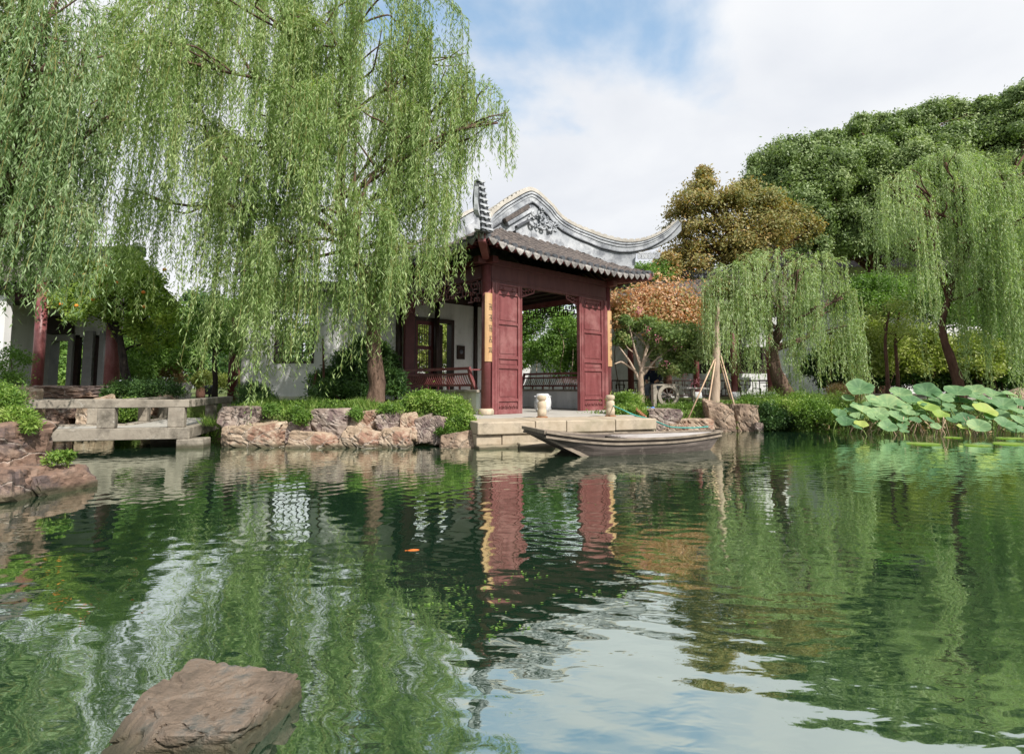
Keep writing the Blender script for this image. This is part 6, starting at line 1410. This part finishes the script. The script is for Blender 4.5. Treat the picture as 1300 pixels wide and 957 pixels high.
# ------------------------------------------------------------------ lotus
def lotus():
    R = random.Random(5)
    spots = [(1092, 492, 19, 13), (1075, 535, 14, 9), (1093, 538, 12, 8), (1095, 520, 17, 8), (1112, 528, 13, 7), (1128, 512, 26, 14), (1110, 508, 14, 11), (1143, 498, 15, 9), (1117, 524, 14, 6), (1127, 541, 13, 7), (1122, 533, 12, 6), (1140, 528, 14, 8),
             (1160, 509, 18, 12), (1148, 516, 12, 8), (1177, 496, 20, 11), (1196, 504, 17, 11), (1178, 516, 16, 9), (1195, 526, 13, 8), (1177, 532, 10, 6), (1153, 523, 10, 5), (1216, 496, 17, 11), (1243, 505, 17, 8), (1238, 495, 16, 5), (1251, 520, 17, 9),
             (1274, 512, 18, 9), (1262, 500, 18, 6), (1243, 540, 15, 9), (1222, 542, 9, 6), (1226, 530, 14, 7), (1228, 518, 10, 6), (1277, 537, 15, 7), (1292, 522, 14, 8), (1295, 534, 14, 9), (1205, 515, 10, 6), (1260, 530, 13, 6), (1145, 541, 8, 5),
             (1282, 500, 12, 6), (1300, 512, 14, 9), (1188, 541, 8, 5), (1065, 524, 10, 5), (1162, 533, 10, 5), (1208, 533, 9, 5), (1310, 528, 14, 8), (1148, 547, 8, 5), (1299, 545, 9, 6)]
    extra = [(1105, 515, 12, 7), (1135, 520, 13, 7), (1168, 525, 12, 6), (1205, 520, 12, 6), (1240, 515, 12, 6), (1270, 525, 12, 6), (1088, 528, 10, 6), (1150, 505, 13, 7), (1188, 510, 12, 6), (1222, 508, 12, 6), (1258, 512, 12, 6), (1290, 508, 12, 6), (1130, 532, 10, 5), (1218, 527, 10, 5), (1252, 535, 10, 5), (1285, 545, 9, 5)] + [(R.uniform(1075, 1305), R.uniform(503, 543), R.uniform(8, 13), 6) for _ in range(26)]
    spots += extra
    for k, (px, py, rx, ry) in enumerate(spots):
        # lower leaves stand nearer the open water
        Y = 13.6 - (py - 492) / 55 * 2.0 + R.uniform(-.15, .15) + (.45 if (px, py, rx, ry) in extra else 0); c = D(px, py, Y); r = rx * M2(Y) * R.uniform(.68, .86)
        base = Vector((c.x + R.uniform(-.2, .2), c.y + R.uniform(-.1, .15), -.15))
        yellow = (px, py) in ((1178, 516), (1195, 526), (1222, 542), (1093, 538), (1251, 520))
        t = thing('lotus_plant', 'yellowing lotus leaf raised on its stalk in the lotus bed' if yellow else 'broad blue green lotus leaf raised on its stalk in the lotus bed', 'lotus leaf', base, 0, 'yellowing lotus leaves' if yellow else 'green lotus leaves')
        tilt = Vector((R.uniform(-.3, .3), -R.uniform(.42, .80), 1)).normalized()
        q = tilt.to_track_quat('Z', 'Y'); nr, na = 7, 30; vs = []; f = []; ph = R.uniform(0, 6)
        vs.append((0, 0, -.05 * r / .3))
        for i in range(1, nr + 1):
            s = i / nr
            for j in range(na):
                a = 2 * PI * j / na; rr = r * s * (1 + .05 * math.sin(5 * a + ph) * s + .03 * math.sin(11 * a + ph * 2) * s)
                cup = .16 * r * (s ** 2) - .17 * r * max(0, s - .7) * 3 * (0.6 + .4 * math.sin(2 * a + ph)) + .05 * r * math.sin(4 * a + ph * 1.7) * s * s
                vein = .010 * r / .3 * (1 if j % 3 == 0 else 0) * (1 - s)
                vs.append((math.cos(a) * rr, math.sin(a) * rr, cup - vein - .05 * r / .3 * (1 - s)))
        f = [(0, 1 + j, 1 + (j + 1) % na) for j in range(na)] + [(1 + (i - 1) * na + j, 1 + i * na + j, 1 + i * na + (j + 1) % na, 1 + (i - 1) * na + (j + 1) % na) for i in range(1, nr) for j in range(na)]
        mb = MB(); mb.add([q @ Vector(v) + (c - base) for v in vs], f, 0, True); o = mb.build('leaf', LOTUSY if yellow else LOTUS, t)
        at = o.data.attributes.new('v', 'FLOAT', 'POINT'); rv = R.uniform(.0, .8); at.data.foreach_set('value', [rv + (.5 if i == 0 else .0) + (.14 if i > (nr - 1) * na else 0) + (.20 if (i - 1) % na % 3 == 0 else -.03) for i in range(len(vs))])
        mb = MB(); e = c - base + q @ Vector((0, 0, -.05 * r / .3)); mb.tube(smooth_path([(0, 0, 0), e * .5 + Vector((R.uniform(-.1, .1), R.uniform(-.08, .08), 0)), e], 4), .011, 6); mb.build('stalk', STEM, t)
    mb = MB()                          # bare dead stalks
    for k in range(70):
        px = R.uniform(1075, 1300); Y = R.uniform(11.9, 13.2); b = D(px, 548, Y); b.z = -.1; h = R.uniform(.18, .5); l = Vector((R.uniform(-.35, .35), R.uniform(-.2, .2), h)); mb.tube([b, b + l * .6 + Vector((0, 0, .05)), b + l], [.008, .007, .005], 5)
    tag(mb.build('dead_stalks', POLE), kind='stuff')
    P_ = np.stack([RNG.uniform(7, 13.5, 900), RNG.uniform(12.6, 13.8, 900), RNG.uniform(.02, .25, 900)], 1); d = unit(RNG.normal(size=P_.shape)); o = quads_mesh('dry_lotus_litter', leaf_quads(P_, d, RNG.uniform(.06, .2, 900), RNG.uniform(.02, .06, 900)), 900, DRYL, None, RNG.uniform(0, 1, 900)); tag(o, kind='stuff')
    for px, py, r, lb in ((1172, 563, .26, 'thin pale lily pad lying flat on open water before the lotus bed'), (1241, 565, .19, 'small lily pad floating below the round low lotus leaf'), (1286, 563, .3, 'wide lily pad floating near the picture edge'), (1210, 555, .16, 'smallest lily pad close under the dead stalks'), (1282, 556, .22, 'lily pad just beyond the wide one near the picture edge')):
        c = G(px, py, .008); mb = MB(); n = 24; vs = [(0, 0, .002)] + [(math.cos(a) * r * U(.93, 1.05), math.sin(a) * r, U(0, .006)) for a in [(.12 + k / (n - 1) * (2 * PI - .24)) for k in range(n)]]
        mb.add(vs, [(0, i, i + 1) for i in range(1, n)]); o = mb.build('lily_pad', LOTUSY); o.location = c; o.rotation_euler = (0, 0, U(0, 6)); tag(o, lb, 'lily pad')
        at = o.data.attributes.new('v', 'FLOAT', 'POINT')
lotus()
# submerged weed specks near the surface in the dark middle water
def specks():
    P_ = []
    for px, py, sx, sy, n in ((590, 768, .16, .03, 45), (625, 800, .14, .03, 35), (668, 730, .1, .02, 14), (745, 752, .14, .02, 20), (600, 745, .12, .02, 16)):
        c = G(px, py, .004); P_.append(np.stack([c.x + RNG.normal(size=n) * sx * .8, c.y + RNG.normal(size=n) * sy * 2, np.full(n, .004)], 1))
    n = 45; P_.append(np.stack([RNG.uniform(-2.2, 2.4, n), RNG.uniform(2.4, 7, n), np.full(n, .004)], 1))
    P_ = np.vstack(P_); n = len(P_); a = RNG.uniform(0, 6.28, n); d = np.stack([np.cos(a), np.sin(a), np.zeros(n)], 1); L = RNG.uniform(.008, .03, n); S = np.stack([-np.sin(a), np.cos(a), np.zeros(n)], 1) * (L[:, None] * .25)
    V = np.empty((n, 4, 3)); V[:, 0] = P_; V[:, 1] = P_ + d * L[:, None] * .5 + S; V[:, 2] = P_ + d * L[:, None]; V[:, 3] = P_ + d * L[:, None] * .5 - S
    o = quads_mesh('floating_leaves', V.reshape(-1, 3), n, SHRUB, None, RNG.uniform(0, 1, n)); tag(o, kind='stuff')
specks()
